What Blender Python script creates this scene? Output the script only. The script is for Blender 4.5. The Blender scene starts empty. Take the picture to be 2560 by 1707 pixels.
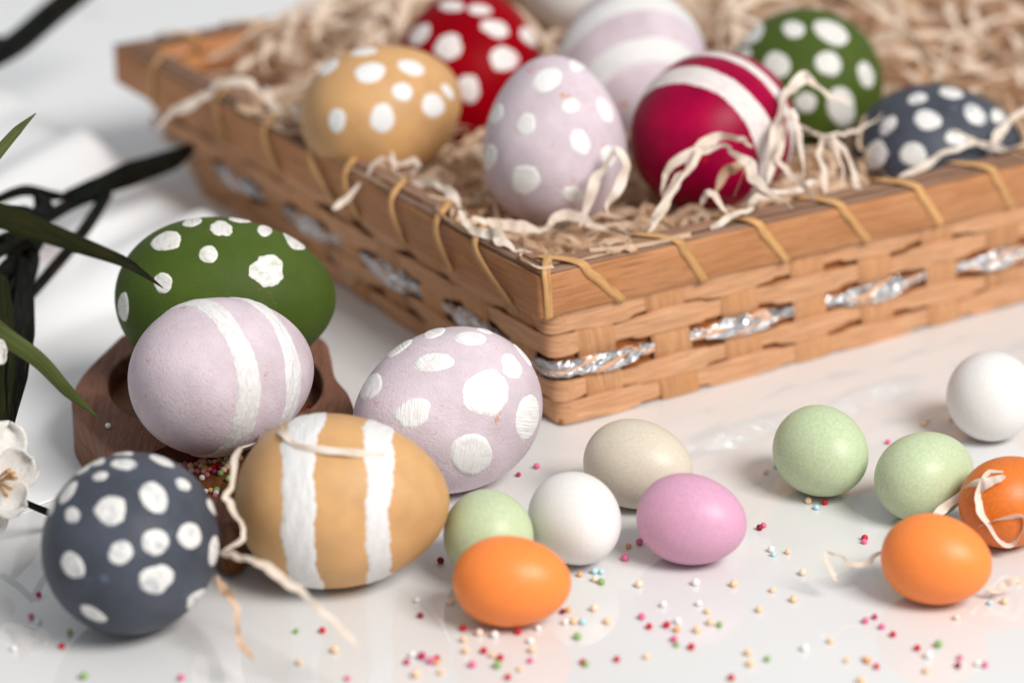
import bpy, math, random
import numpy as np
from mathutils import Vector
from mathutils.bvhtree import BVHTree

# ------------------------------------------------------------------ camera, world, lamps, exposure
K = 0.01                                            # the scene is laid out in centimetres
F, TH, HC = 7378.0, math.radians(22.14), 34.6       # focal length in photo px, pitch, camera height
S = bpy.context.scene
C = S.collection
ST, CT = math.sin(TH), math.cos(TH)
CAM = np.array([0.0, 0.0, HC])
RT = np.array([1.0, 0, 0]); FW = np.array([0, CT, -ST]); UP = np.array([0, ST, CT])
cam = bpy.data.objects.new('camera', bpy.data.cameras.new('camera'))
C.objects.link(cam); S.camera = cam
cam.location = CAM * K
cam.rotation_euler = (math.pi / 2 - TH, 0, 0)
cam.data.sensor_width = 36.0
cam.data.lens = F / 2560 * 36
cam.data.clip_start = 0.05; cam.data.clip_end = 50
cam.data.dof.use_dof = True
cam.data.dof.focus_distance = 80.0 * K
cam.data.dof.aperture_fstop = 6.6
cam.data.dof.aperture_blades = 0

w = bpy.data.worlds.new("World"); S.world = w; w.use_nodes = True
bg = w.node_tree.nodes['Background']
bg.inputs[0].default_value = (0.94, 0.97, 1.0, 1); bg.inputs[1].default_value = 0.36

def lamp(name, loc, target, size, energy, col):
    l = bpy.data.lights.new(name, 'AREA'); l.shape = 'RECTANGLE'
    l.size = size[0]; l.size_y = size[1]; l.energy = energy; l.color = col
    o = bpy.data.objects.new(name, l); C.objects.link(o)
    o.location = Vector(loc) * K
    d = Vector(target) * K - o.location
    o.rotation_euler = d.to_track_quat('-Z', 'Y').to_euler()
    return o
lamp('window_light', (84, -8, 116), (0, 86, 0), (0.7, 0.6), 24.5, (1.0, 0.97, 0.935))
S.view_settings.view_transform = 'Standard'; S.view_settings.look = 'None'
S.view_settings.exposure = 0.36; S.view_settings.gamma = 1.0
S.render.resolution_x = 1024; S.render.resolution_y = 682

# ------------------------------------------------------------------ placing helpers
def G(px, py, h=0.0):                               # photo pixel -> point at height h
    a = (px - 1280) / F; v = (py - 853.5) / F
    z = (HC - h) / (ST + v * CT)
    return np.array([a * z, z * (CT - v * ST), h])
def P3(px, py, z):                                  # photo pixel -> point at depth z
    return CAM + z * (FW + (px - 1280) / F * RT - (py - 853.5) / F * UP)
def depth(p): return float(np.dot(np.asarray(p) - CAM, FW))
def pix(p):
    d = np.asarray(p) - CAM; z = d @ FW
    return 1280 + F * (d @ RT) / z, 853.5 - F * (d @ UP) / z
CR = {'P': (0, 0, 0.91875), 'S': (0, 0, 1), 'c1': (0, 0, 2.6133), 'c2': (700, 0, 2.6133), 'c3': (1500, 0, 2.2189),
      'c4': (0, 500, 2.6133), 'c5': (0, 1000, 2.2178), 'c6': (800, 500, 2.6133), 'c7': (1660, 350, 2.6133),
      'd1': (500, 800, 2.24), 'd2': (1000, 1000, 2.2178), 'd3': (1800, 850, 2.6132), 'd4': (1800, 1300, 3.0947),
      'd5': (150, 900, 3.92), 'd6': (1250, 580, 3.1367), 'g': (0, 800, 2.6133), 'f2': (1600, 180, 3.408),
      'f3': (380, 60, 3.1367), 'f4': (950, 480, 3.92), 'f5': (0, 400, 3.919), 'f6': (900, 1380, 3.92), 'f7': (0, 1300, 3.853)}
def cv(k, x, y):
    o = CR[k]; return o[0] + x / o[2], o[1] + y / o[2]

rng = random.Random(7)
nr = np.random.RandomState(5)

# ------------------------------------------------------------------ materials
def srgb(r, g, b):
    f = lambda c: (c / 255 / 12.92) if c / 255 <= 0.04045 else ((c / 255 + 0.055) / 1.055) ** 2.4
    return (f(r), f(g), f(b), 1)
class M:
    def __init__(s, name, rough=0.6, spec=0.5, coord='Object'):
        s.m = bpy.data.materials.new(name); s.m.use_nodes = True
        s.t = s.m.node_tree; s.n = s.t.nodes; s.b = s.n['Principled BSDF']
        s.b.inputs['Roughness'].default_value = rough
        s.b.inputs['Specular IOR Level'].default_value = spec
        s.tc = s.n.new('ShaderNodeTexCoord'); s.coord = coord; s.nrm = None
    def L(s, a, b): s.t.links.new(a, b)
    def map(s, scale):
        mp = s.n.new('ShaderNodeMapping')
        mp.inputs['Scale'].default_value = scale if hasattr(scale, '__len__') else (scale,) * 3
        s.L(s.tc.outputs[s.coord], mp.inputs[0]); return mp.outputs[0]
    def noise(s, scale, detail=3, rough=0.55, dist=0.0):
        n = s.n.new('ShaderNodeTexNoise'); n.inputs['Scale'].default_value = 1
        n.inputs['Detail'].default_value = detail; n.inputs['Roughness'].default_value = rough
        n.inputs['Distortion'].default_value = dist
        s.L(s.map(scale), n.inputs['Vector']); return n.outputs['Fac']
    def ramp(s, f, a, b):
        r = s.n.new('ShaderNodeMapRange'); r.inputs['From Min'].default_value = a; r.inputs['From Max'].default_value = b
        s.L(f, r.inputs['Value']); return r.outputs[0]
    def mix(s, f, a, b, mode='MIX'):
        x = s.n.new('ShaderNodeMix'); x.data_type = 'RGBA'; x.blend_type = mode
        for i, v in ((0, f), (6, a), (7, b)):
            if hasattr(v, 'is_linked'): s.L(v, x.inputs[i])
            else: x.inputs[i].default_value = v
        return x.outputs[2]
    def col(s, c):
        if hasattr(c, 'is_linked'): s.L(c, s.b.inputs['Base Color'])
        else: s.b.inputs['Base Color'].default_value = c
    def bump(s, f, strength, dist):
        b = s.n.new('ShaderNodeBump'); b.inputs['Strength'].default_value = strength
        b.inputs['Distance'].default_value = dist * K; s.L(f, b.inputs['Height'])
        if s.nrm: s.L(s.nrm, b.inputs['Normal'])
        s.nrm = b.outputs[0]; s.L(s.nrm, s.b.inputs['Normal'])
    def rnd(s):
        o = s.n.new('ShaderNodeObjectInfo'); return o.outputs['Random']

def wood(name, c1, c2, c3, along=0.35, across=7.0, rough=0.55, bump=0.25, rv=0.12):
    m = M(name, rough, 0.15, 'UV')
    g1 = m.noise((along, across, 1), 4, 0.6, 0.4); g2 = m.noise((along * 2.5, across * 3.5, 1), 3)
    big = m.noise((0.35, 0.6, 1), 2)
    c = m.mix(m.ramp(g1, 0.32, 0.68), c1, tuple(v * 0.88 for v in c2[:3]) + (1,))
    c = m.mix(m.ramp(big, 0.42, 0.7), c, c3)
    g3 = m.noise((along * 1.5, across * 2.2, 1), 2, 0.5)
    c = m.mix(m.ramp(g2, 0.52, 0.70), c, m.mix(0.45, c, (0.05, 0.025, 0.012, 1)))
    c = m.mix(m.ramp(g3, 0.60, 0.66), c, m.mix(0.35, c, (0.06, 0.03, 0.015, 1)))
    hsv = m.n.new('ShaderNodeHueSaturation'); m.L(c, hsv.inputs['Color'])
    r = m.n.new('ShaderNodeMapRange'); r.inputs['To Min'].default_value = 1 - rv; r.inputs['To Max'].default_value = 1 + rv
    m.L(m.rnd(), r.inputs['Value']); m.L(r.outputs[0], hsv.inputs['Value'])
    m.col(hsv.outputs[0]); m.bump(g1, bump, 0.03); m.bump(g2, bump, 0.012)
    return m.m
def eggpaint(name, base, show, amount=0.5, streak=False, rough=0.5, pore=0.55, mott=0.06, scale=1500, spec=0.35):
    m = M(name, rough, spec)
    fine = m.noise(1500 if not streak else (900, 1800, 1800), 2, 0.5)
    pores = m.noise(scale, 2, 0.6); big = m.noise(55, 3, 0.6); mid = m.noise(150, 3, 0.65)
    dark = tuple(v * (1 - mott * 3) for v in base[:3]) + (1,); lite = tuple(min(1, v * (1 + mott * 2.4)) for v in base[:3]) + (1,)
    c = m.mix(m.ramp(big, 0.3, 0.7), dark, lite)
    if amount > 0:
        fl = m.ramp(fine, 0.60, 0.68); zone = m.ramp(mid, 0.42, 0.62)
        mu = m.n.new('ShaderNodeMath'); mu.operation = 'MULTIPLY'; m.L(fl, mu.inputs[0]); m.L(zone, mu.inputs[1])
        m2 = m.n.new('ShaderNodeMath'); m2.operation = 'MULTIPLY'; m.L(mu.outputs[0], m2.inputs[0]); m2.inputs[1].default_value = amount
        c = m.mix(m2.outputs[0], c, show)
        pt = m.ramp(mid, 0.662, 0.685)
        m3 = m.n.new('ShaderNodeMath'); m3.operation = 'MULTIPLY'; m.L(pt, m3.inputs[0]); m3.inputs[1].default_value = min(1, amount * 1.1)
        c = m.mix(m3.outputs[0], c, show)
    m.col(c); m.bump(pores, pore, 0.022)
    m.b.inputs['Subsurface Weight'].default_value = 0.08
    m.b.inputs['Subsurface Radius'].default_value = (0.003, 0.002, 0.0015); m.b.inputs['Subsurface Scale'].default_value = 0.5
    return m.m
def whitepaint(name, tint=(0.83, 0.815, 0.80, 1), scuff=None, sc=0.0):
    m = M(name, 0.42, 0.4, 'UV')
    st = m.noise((1.2, 16, 1), 3, 0.6, 0.6); lump = m.noise((3, 3.5, 1), 3, 0.6, 0.8)
    c = m.mix(m.ramp(st, 0.3, 0.7), tuple(v * .93 for v in tint[:3]) + (1,), tint)
    if scuff:
        mu = m.n.new('ShaderNodeMath'); mu.operation = 'MULTIPLY'; m.L(m.ramp(lump, 0.52, 0.66), mu.inputs[0]); mu.inputs[1].default_value = sc
        c = m.mix(mu.outputs[0], c, scuff)
    m.col(c); m.bump(st, 0.75, 0.045); m.bump(lump, 0.5, 0.06)
    return m.m
def candy(name, base, speck=0.05, rough=0.42, coat=0.0):
    m = M(name, rough, 0.4)
    a = m.noise(1100, 3, 0.7); b = m.noise(60, 2, 0.5)
    d = tuple(v * (1 - speck * 2) for v in base[:3]) + (1,); l = tuple(min(1, v * (1 + speck * 2)) for v in base[:3]) + (1,)
    c = m.mix(m.ramp(a, 0.35, 0.65), d, l)
    c = m.mix(m.ramp(b, 0.35, 0.7), c, m.mix(0.5, c, base))
    m.col(c); pit = m.noise(2600, 1, 0.5); c2 = m.noise(260, 3, 0.7); m.bump(a, 0.25, 0.02); m.bump(b, 0.15, 0.08); m.bump(c2, 0.25, 0.03)
    sp = m.mix(m.ramp(pit, 0.70, 0.74), c, tuple(min(1, v * 1.25 + .05) for v in base[:3]) + (1,)); m.col(sp)
    m.b.inputs['Subsurface Weight'].default_value = 0.12
    m.b.inputs['Subsurface Radius'].default_value = (0.004, 0.0028, 0.002); m.b.inputs['Subsurface Scale'].default_value = 0.5
    m.b.inputs['Coat Weight'].default_value = coat; m.b.inputs['Coat Roughness'].default_value = 0.35
    return m.m
def plain(name, c1, c2=None, sc=200, rough=0.5, coord='Object', bump=0.15, sss=0, metal=0, bd=0.02):
    m = M(name, rough, 0.45, coord)
    a = m.noise(sc, 3, 0.6)
    m.col(m.mix(m.ramp(a, 0.3, 0.7), c1, c2 or tuple(v * 0.8 for v in c1[:3]) + (1,)))
    m.bump(a, bump, bd); m.b.inputs['Metallic'].default_value = metal
    if sss:
        m.b.inputs['Subsurface Weight'].default_value = sss
        m.b.inputs['Subsurface Radius'].default_value = (0.003, 0.002, 0.0015); m.b.inputs['Subsurface Scale'].default_value = 0.5
    return m.m

# table
m = M('glossy_white_board', 0.045, 0.5)
sm = m.noise(9, 3, 0.6); du = m.noise(300, 2, 0.6)
m.col(m.mix(m.ramp(sm, 0.3, 0.7), (0.69, 0.685, 0.68, 1), (0.725, 0.72, 0.715, 1)))
rr = m.n.new('ShaderNodeMapRange'); rr.inputs['To Min'].default_value = 0.02; rr.inputs['To Max'].default_value = 0.06
m.L(sm, rr.inputs['Value']); m.L(rr.outputs[0], m.b.inputs['Roughness'])
m.b.inputs['IOR'].default_value = 1.75
M_TABLE = m.m
# cloth
m = M('white_cotton_cloth', 0.85, 0.2)
wv = m.noise(2600, 2, 0.5)
vo = m.n.new('ShaderNodeTexVoronoi'); vo.feature = 'F1'; vo.inputs['Scale'].default_value = 1; m.L(m.map((26, 26, 26)), vo.inputs['Vector'])
dot = m.ramp(vo.outputs['Distance'], 0.20, 0.10)
mu = m.n.new('ShaderNodeMath'); mu.operation = 'MULTIPLY'; m.L(dot, mu.inputs[0]); mu.inputs[1].default_value = 0.45
m.col(m.mix(mu.outputs[0], (0.86, 0.865, 0.87, 1), (0.62, 0.48, 0.48, 1))); m.bump(wv, 0.3, 0.01)
M_CLOTH = m.m

M_RIM = wood('rim_bamboo', srgb(206, 148, 102), srgb(182, 120, 76), srgb(196, 140, 98), across=9)
M_RIMTOP = wood('weathered_rim_top', srgb(158, 124, 102), srgb(124, 96, 80), srgb(140, 106, 84), across=9, rough=0.75, bump=0.5, rv=0.15)
M_WEAVE = wood('woven_bamboo', srgb(218, 170, 132), srgb(190, 136, 96), srgb(204, 152, 112), rv=0.05, across=10)
M_STAKE = wood('stake_bamboo', srgb(210, 160, 118), srgb(186, 132, 90), srgb(192, 138, 94), rv=0.1, across=9)
M_LASH = wood('lashing_cane', srgb(212, 166, 112), srgb(196, 146, 92), srgb(204, 156, 104), across=3, bump=0.1, rough=0.4)
M_LINER = wood('basket_lining', srgb(176, 106, 58), srgb(140, 80, 42), srgb(160, 94, 50), across=2)
M_FOIL = plain('silver_foil', (0.80, 0.80, 0.81, 1), (0.42, 0.42, 0.44, 1), (2.2, 6, 1), 0.2, 'UV', 1.0, metal=1, bd=0.10)
M_CORD = plain('paper_cord', srgb(222, 178, 146), srgb(200, 150, 116), (1, 8, 1), 0.7, 'UV', 0.5)
M_TRAY = wood('walnut_tray', srgb(138, 98, 80), srgb(112, 74, 58), srgb(128, 88, 70), along=0.5, across=5, rough=0.6, bump=0.5, rv=0)
M_TRAYF = wood('walnut_tray_floor', srgb(132, 84, 50), srgb(98, 58, 32), srgb(116, 72, 42), along=0.5, across=5, rough=0.5, bump=0.5, rv=0)
def shredmat(name, a, b, cc, dk=0.6):
    m = M(name, 0.75, 0.25)
    n1 = m.noise(120, 2, 0.6); n2 = m.noise(900, 2, 0.5)
    m.coord = 'UV'; tn = m.noise((1.7, 1, 1), 0, 0.5); m.coord = 'Object'
    c = m.mix(m.ramp(n1, 0.3, 0.7), a, b)
    sx = m.n.new('ShaderNodeSeparateXYZ'); m.L(m.tc.outputs['UV'], sx.inputs[0])
    c = m.mix(m.ramp(tn, 0.35, 0.75), c, tuple(v * dk for v in cc[:3]) + (1,))
    m.col(m.mix(m.ramp(sx.outputs[0], 60, 61), c, m.mix(m.ramp(tn, 0.3, 0.7), (0.93, 0.82, 0.70, 1), (0.80, 0.63, 0.47, 1)))); m.bump(n2, 0.4, 0.02)  # lighter colours for the raised ribbons, light painted into the top layer
    tr = m.n.new('ShaderNodeBsdfTranslucent'); tr.inputs[0].default_value = cc
    mx = m.n.new('ShaderNodeMixShader'); mx.inputs[0].default_value = 0.3
    out = [x for x in m.n if x.type == 'OUTPUT_MATERIAL'][0]
    m.L(m.b.outputs[0], mx.inputs[1]); m.L(tr.outputs[0], mx.inputs[2]); m.L(mx.outputs[0], out.inputs[0])
    return m.m
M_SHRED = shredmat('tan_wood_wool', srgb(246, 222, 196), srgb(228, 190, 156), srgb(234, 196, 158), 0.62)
M_STRAND = shredmat('cream_wood_wool', srgb(250, 243, 234), srgb(240, 224, 208), srgb(240, 224, 206), 0.88)
M_WISP = shredmat('warm_pale_wood_wool', srgb(246, 224, 198), srgb(232, 200, 168), srgb(236, 200, 162), 0.62)
M_MOUND = plain('wood_wool_gap_shade', srgb(170, 120, 80), srgb(110, 72, 44), 150, 0.9, bump=0.8)  # dark brown stands in for the shade down between the ribbons
M_LEAF = wood('dark_green_leaf', srgb(36, 41, 17), srgb(16, 20, 8), srgb(26, 31, 12), along=0.4, across=9, rough=0.5, bump=0.3)
M_LEAFO = wood('olive_leaf', srgb(88, 98, 50), srgb(56, 68, 32), srgb(72, 82, 40), along=0.4, across=9, rough=0.5, bump=0.3)
M_LEAFD = wood('blackish_green_leaf', srgb(16, 25, 21), srgb(3, 6, 5), srgb(8, 13, 11), along=0.4, across=7, rough=0.5, bump=0.3)
for mm in (M_LEAFD, M_LEAF): mm.node_tree.nodes['Principled BSDF'].inputs['Specular IOR Level'].default_value = 0.06
M_PETAL = plain('white_petal_fabric', srgb(232, 226, 220), srgb(214, 206, 198), 900, 0.8, bump=0.25, sss=0.3)
M_STAMEN = plain('tan_stamen', srgb(212, 168, 112), srgb(186, 134, 78), 300, 0.7)
M_WHITE = whitepaint('white_acrylic')
M_WHITE_LILAC = whitepaint('white_acrylic_on_lilac', scuff=(0.62, 0.52, 0.56, 1), sc=0.35)
M_WHITE_NAVY = whitepaint('white_acrylic_on_navy', (0.78, 0.76, 0.73, 1), (0.30, 0.34, 0.40, 1), 0.75)
M_WHITE_GREEN = whitepaint('white_acrylic_on_green', (0.76, 0.74, 0.70, 1), (0.36, 0.38, 0.28, 1), 0.5)
M_WHITE_RED = whitepaint('white_acrylic_on_red', (0.80, 0.75, 0.72, 1), (0.75, 0.35, 0.40, 1), 0.45)
EGG = {
 'lilac': eggpaint('lilac_egg_paint', srgb(205, 190, 198), srgb(200, 146, 124), 0.8, True, pore=0.9, spec=0.2),
 'green': eggpaint('green_egg_paint', srgb(70, 88, 32), srgb(108, 92, 56), 0.35, rough=0.55, spec=0.12),
 'yellow': eggpaint('mustard_egg_paint', srgb(202, 157, 106), srgb(212, 148, 92), 0.4, pore=0.15, rough=0.5),
 'navy': eggpaint('slate_blue_egg_paint', srgb(70, 74, 84), srgb(100, 112, 132), 0.55, pore=0.15, rough=0.5, mott=0.10, spec=0.18),
 'red': eggpaint('red_egg_paint', srgb(140, 0, 14), srgb(150, 8, 22), 0, pore=0.2, rough=0.45, mott=0.05, spec=0.04),
 'magenta': eggpaint('magenta_egg_dye', srgb(146, 0, 52), srgb(190, 30, 40), 0.45, pore=0.2, rough=0.36, mott=0.12, spec=0.10),
}
CAN = {'green': candy('pale_green_sugar_shell', srgb(186, 200, 162), 0.05),
       'orange': candy('orange_sugar_shell', srgb(244, 136, 62), 0.03, 0.42),
       'burnt': candy('speckled_orange_shell', srgb(214, 114, 40), 0.06, 0.42),
       'white': candy('white_sugar_shell', srgb(226, 223, 220), 0.012),
       'beige': candy('greyish_beige_sugar_shell', srgb(206, 196, 178), 0.03),
       'pink': candy('pink_sugar_shell', srgb(208, 156, 182), 0.04)}

# ------------------------------------------------------------------ mesh helpers
def tag(o, label=None, cat=None, group=None, kind=None):
    if label: o['label'] = label
    if cat: o['category'] = cat
    if group: o['group'] = group
    if kind: o['kind'] = kind
    return o
def obj(name, verts, faces, mat, parent=None, origin=None, uv=None, smooth=True):
    org = np.array(parent['_o'] if parent is not None else (origin if origin is not None else (0, 0, 0)), float)
    me = bpy.data.meshes.new(name)
    v = (np.asarray(verts, float) - org) * K
    me.from_pydata(v.tolist(), [], [tuple(int(i) for i in f) for f in faces])
    if uv is not None:
        ul = me.uv_layers.new(name='UVMap'); li = np.empty(len(me.loops), int); me.loops.foreach_get('vertex_index', li)
        ul.data.foreach_set('uv', np.asarray(uv, float)[li].ravel())
    if smooth: me.shade_smooth()
    me.materials.append(mat)
    o = bpy.data.objects.new(name, me); C.objects.link(o)
    if parent is not None:
        o.parent = parent
        if origin is not None: pass
    else: o.location = org * K
    return o
def thing(name, loc, label, cat, group=None):
    e = bpy.data.objects.new(name, None); C.objects.link(e); e.location = np.array(loc, float) * K
    e.empty_display_size = 0.01; e['_o'] = [float(x) for x in loc]
    return tag(e, label, cat, group)
def grid_faces(nu, nv, closed_u=False, off=0):
    f = []
    for i in range(nu if closed_u else nu - 1):
        for j in range(nv - 1):
            a = i * nv + j; b = ((i + 1) % nu) * nv + j
            f.append((off + a, off + b, off + b + 1, off + a + 1))
    return f
def spline(pts, n):                                 # Catmull-Rom through pts
    p = np.array(pts, float); p = np.vstack([2 * p[0] - p[1], p, 2 * p[-1] - p[-2]])
    out = []; m_ = len(p) - 3
    for t in np.linspace(0, m_ - 1e-6, n):
        i = int(t); u = t - i; a, b, c, d = p[i:i + 4]
        out.append(0.5 * ((2 * b) + (c - a) * u + (2 * a - 5 * b + 4 * c - d) * u * u + (3 * b - a - 3 * c + d) * u ** 3))
    return np.array(out)
def ribbon_geo(path, width, facing, twist0=0.0, twist1=0.0, fold=0.25, wob=0.15, r=None, wv=0.16):
    r = r or rng
    n = len(path); path = np.asarray(path); tg = np.gradient(path, axis=0); tg /= np.linalg.norm(tg, axis=1)[:, None] + 1e-9
    V = []; UV = []; L = 0; ph = r.uniform(0, 6); w_ = width if hasattr(width, '__len__') else [width] * n
    for i in range(n):
        t = tg[i]; s = np.cross(t, facing); ln = np.linalg.norm(s)
        s = s / ln if ln > 1e-3 else np.array([1.0, 0, 0]); nn = np.cross(s, t)
        if i: L += np.linalg.norm(path[i] - path[i - 1])
        a = twist0 + (twist1 - twist0) * i / (n - 1) + wob * math.sin(ph + L * 2.1) + wob * 0.6 * math.sin(2.3 * ph + L * 4.3)
        s2 = s * math.cos(a) + nn * math.sin(a); n2 = nn * math.cos(a) - s * math.sin(a)
        ww = w_[i] * (1 + wv * math.sin(ph * 2 + L * 2.6)) * 0.5
        for q, (u, d) in enumerate(((-1, 0), (0, fold), (1, 0))):
            V.append(path[i] + s2 * ww * u - n2 * ww * d); UV.append((L, u * ww))
    return V, grid_faces(n, 3), UV
def tube_geo(path, rad, k=8, flat=1.0):
    n = len(path); path = np.asarray(path); tg = np.gradient(path, axis=0); tg /= np.linalg.norm(tg, axis=1)[:, None] + 1e-9
    V = []; UV = []; r_ = rad if hasattr(rad, '__len__') else [rad] * n; L = 0
    for i in range(n):
        s = np.cross(tg[i], (0, 0, 1.0)); s = s / (np.linalg.norm(s) + 1e-9) ; u = np.cross(s, tg[i])
        if i: L += np.linalg.norm(path[i] - path[i - 1])
        for j in range(k):
            a = 2 * math.pi * j / k
            V.append(path[i] + r_[i] * (math.cos(a) * s * flat + math.sin(a) * u)); UV.append((L, j / k * 0.6))
    f = []
    for i in range(n - 1):
        for j in range(k):
            f.append((i * k + j, i * k + (j + 1) % k, (i + 1) * k + (j + 1) % k, (i + 1) * k + j))
    f.append(tuple(range(k))); f.append(tuple((n - 1) * k + j for j in range(k - 1, -1, -1)))
    return V, f, UV

# ------------------------------------------------------------------ table and cloth
T0 = np.array([(-160, -60, 0), (160, -60, 0), (160, 260, 0), (-160, 260, 0)], float)
B0 = T0.copy(); B0[:, 2] = -3
tag(obj('table', list(T0) + list(B0), [(0, 1, 2, 3), (7, 6, 5, 4), (0, 4, 5, 1), (1, 5, 6, 2), (2, 6, 7, 3), (3, 7, 4, 0)], M_TABLE, smooth=False), kind='structure')
def cloth():
    # near edge follows a line on the table; folds run away from the camera
    e = [G(-900, 1560), G(-150, 1340), G(170, 1235), G(420, 1080), G(800, 690), G(1100, 600)]
    nx, ny = 190, 230
    edge = spline(e, nx); V = []
    far = np.array([0.45, 1.0]); far /= np.linalg.norm(far)
    for i in range(nx):
        for j in range(ny):
            q = (j / (ny - 1)) ** 1.35
            d = q * 150
            p = edge[i] + np.array([far[0] * d * (1 - 0.5 * i / nx) - (1 - i / nx) * d * 0.75, far[1] * d, 0])
            x, y = p[0], p[1]
            u = x * 0.86 - y * 0.42; v = x * 0.42 + y * 0.86
            h = 0.55 * math.sin(u * 0.8 + 0.9 * math.sin(v * 0.09) + 0.7) + 0.22 * math.sin(u * 1.6 - v * 0.12 + 2.0 * math.sin(v * 0.05)) + 0.03 * math.sin(u * 3.3 + v * 0.35) + 0.5 * math.sin(v * 0.16 + u * 0.2)
            h = (h + 1.2) * 0.8
            ramp = min(1, d / 5.0)
            # flat where tray and basket stand
            b = (p[:2] - G(1404, 1067)[:2]); uu = b @ UD; ww = b @ WD
            inb = max(0, min(1, (uu + 2.2) / 2.0))
            tr = min(1, max(0, (np.linalg.norm(p[:2] - np.array([-8.2, 82.0])) - 7.0) / 3) * min(1, max(0, (p[1] - 76.5) / 5)))
            hh = 0.06 + h * ramp * (1 - inb) * tr
            V.append((x, y, hh))
    nV = len(V)
    F1 = grid_faces(nx, ny)
    o = obj('white_cloth', V, F1, M_CLOTH)
    md = o.modifiers.new('thickness', 'SOLIDIFY'); md.thickness = 0.05 * K; md.offset = -1
    tag(o, 'rumpled white cotton cloth with faint pink dots spread behind the wooden tray', 'cloth')

# ------------------------------------------------------------------ basket
def unit(v): v = np.asarray(v, float); return v / np.linalg.norm(v)
RA = G(1350, 685, 5.0)[:2]; RL = G(278, 108, 5.0)[:2]; RR = G(2560, 405, 5.0)[:2]
UD = unit(RR - RA); WD = unit(RL - RA)
LR, LL = 32.0, float(np.linalg.norm(RL - RA))
C0 = G(1404, 1067, 0)[:2]; C3 = G(510, 488, 0)[:2]
C1 = C0 + unit(G(2560, 752)[:2] - C0) * 29.0; C2 = C1 + (C3 - C0)
RIMC = [RA, RA + UD * LR, RA + UD * LR + WD * LL, RA + WD * LL]      # near, right, back, left
INW = [unit(UD + WD), unit(-UD + WD), unit(-UD - WD), unit(UD - WD)]
BASC = [C0, C1, C2, C3]
RIMW = [RIMC[i] + INW[i] * 0.42 for i in range(4)]
def corners(h):
    t = min(1.0, h / 4.6)
    tt = [0.0] * 4
    return [BASC[i] * (1 - t) + RIMW[i] * t for i in range(4)]
def loop(cs, off, r=0.55, step=0.14):
    """rounded rectangle offset outward by off(side, s); returns pos2d, normal, side, s"""
    out = []
    n = 4
    dirs = [unit(cs[(i + 1) % n] - cs[i]) for i in range(n)]
    nrms = [np.array([d[1], -d[0]]) for d in dirs]
    for i in range(n):
        a, b = cs[i], cs[(i + 1) % n]; L = np.linalg.norm(b - a)
        k = int((L - 2 * r) / step)
        for q in range(k + 1):
            s = r + (L - 2 * r) * q / k
            out.append((a + dirs[i] * s, nrms[i], i, s, L))
        c = b; p0 = b - dirs[i] * r; j = (i + 1) % n; p2 = b + dirs[j] * r
        for q in range(1, 5):
            t = q / 5
            p = (1 - t) ** 2 * p0 + 2 * t * (1 - t) * c + t * t * p2
            out.append((p, unit(nrms[i] * (1 - t) + nrms[j] * t), i if t < .5 else j, L - r * (1 - t) if t < .5 else r * t, L))
    return [(p + nn * (off(sd, s, L) if callable(off) else off), nn, sd, s, L) for p, nn, sd, s, L in out]
PITCH, FIRST = 2.6, 1.55
def side_s(sd, s, L):                               # distance from the near corner / left corner
    return s if sd in (0, 2) else L - s
def over(sd, s, L, par):
    d = side_s(sd, s, L); x = (d - FIRST) / PITCH
    sg = 1 if sd in (0, 2) else -1
    e = min(1, max(0, (min(s, L - s) - 0.5) / 0.9))
    c = math.cos(math.pi * x) * sg * par
    c = math.copysign(abs(c) ** 0.6, c)
    return c * e + 0.5 * (1 - e)
def band(name, rowfn, mat, parent, thick=0.07, label=None, A=0.10, par=1, r=0.55):
    """closed strip; rowfn(sd,s,L)->(h0,h1)"""
    V = []; UV = []; acc = 0; prev = None
    cm = rowfn(0, 5, 30); cs = corners((cm[0] + cm[1]) / 2)
    pts = loop(cs, lambda sd, s, L: A * over(sd, s, L, par) if par else A, r)
    for p, nn, sd, s, L in pts:
        h0, h1 = rowfn(sd, s, L)
        lean0 = (h0 - (h0 + h1) / 2) ;
        if prev is not None: acc += np.linalg.norm(p - prev)
        prev = p
        cl, ch = corners(h0), corners(h1); out0 = np.array([0., 0.])
        # lean of the wall on this side
        mid = (cl[sd] + cl[(sd + 1) % 4]) / 2; midh = (ch[sd] + ch[(sd + 1) % 4]) / 2
        ln = float((midh - mid) @ nn) / 2
        b = 0.012
        for (o_, h) in ((0, h0 + b), (0.035 * 0 + thick, h0 + b * 2), (thick, h1 - b * 2), (0, h1 - b)):
            sgn = -1 if h < (h0 + h1) / 2 else 1
            q = p + nn * (o_ + sgn * ln)
            V.append((q[0], q[1], h)); UV.append((acc, h + (0.3 if o_ else 0)))
    n = len(pts); F_ = []
    for i in range(n):
        for j in range(4):
            a = i * 4 + j; b_ = i * 4 + (j + 1) % 4; c = ((i + 1) % n) * 4 + (j + 1) % 4; d = ((i + 1) % n) * 4 + j
            F_.append((a, d, c, b_))
    o = obj(name, V, F_, mat, parent, uv=UV)
    md = o.modifiers.new('edge', 'EDGE_SPLIT'); md.split_angle = 0.7
    if label: o['label'] = label
    return o
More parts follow.
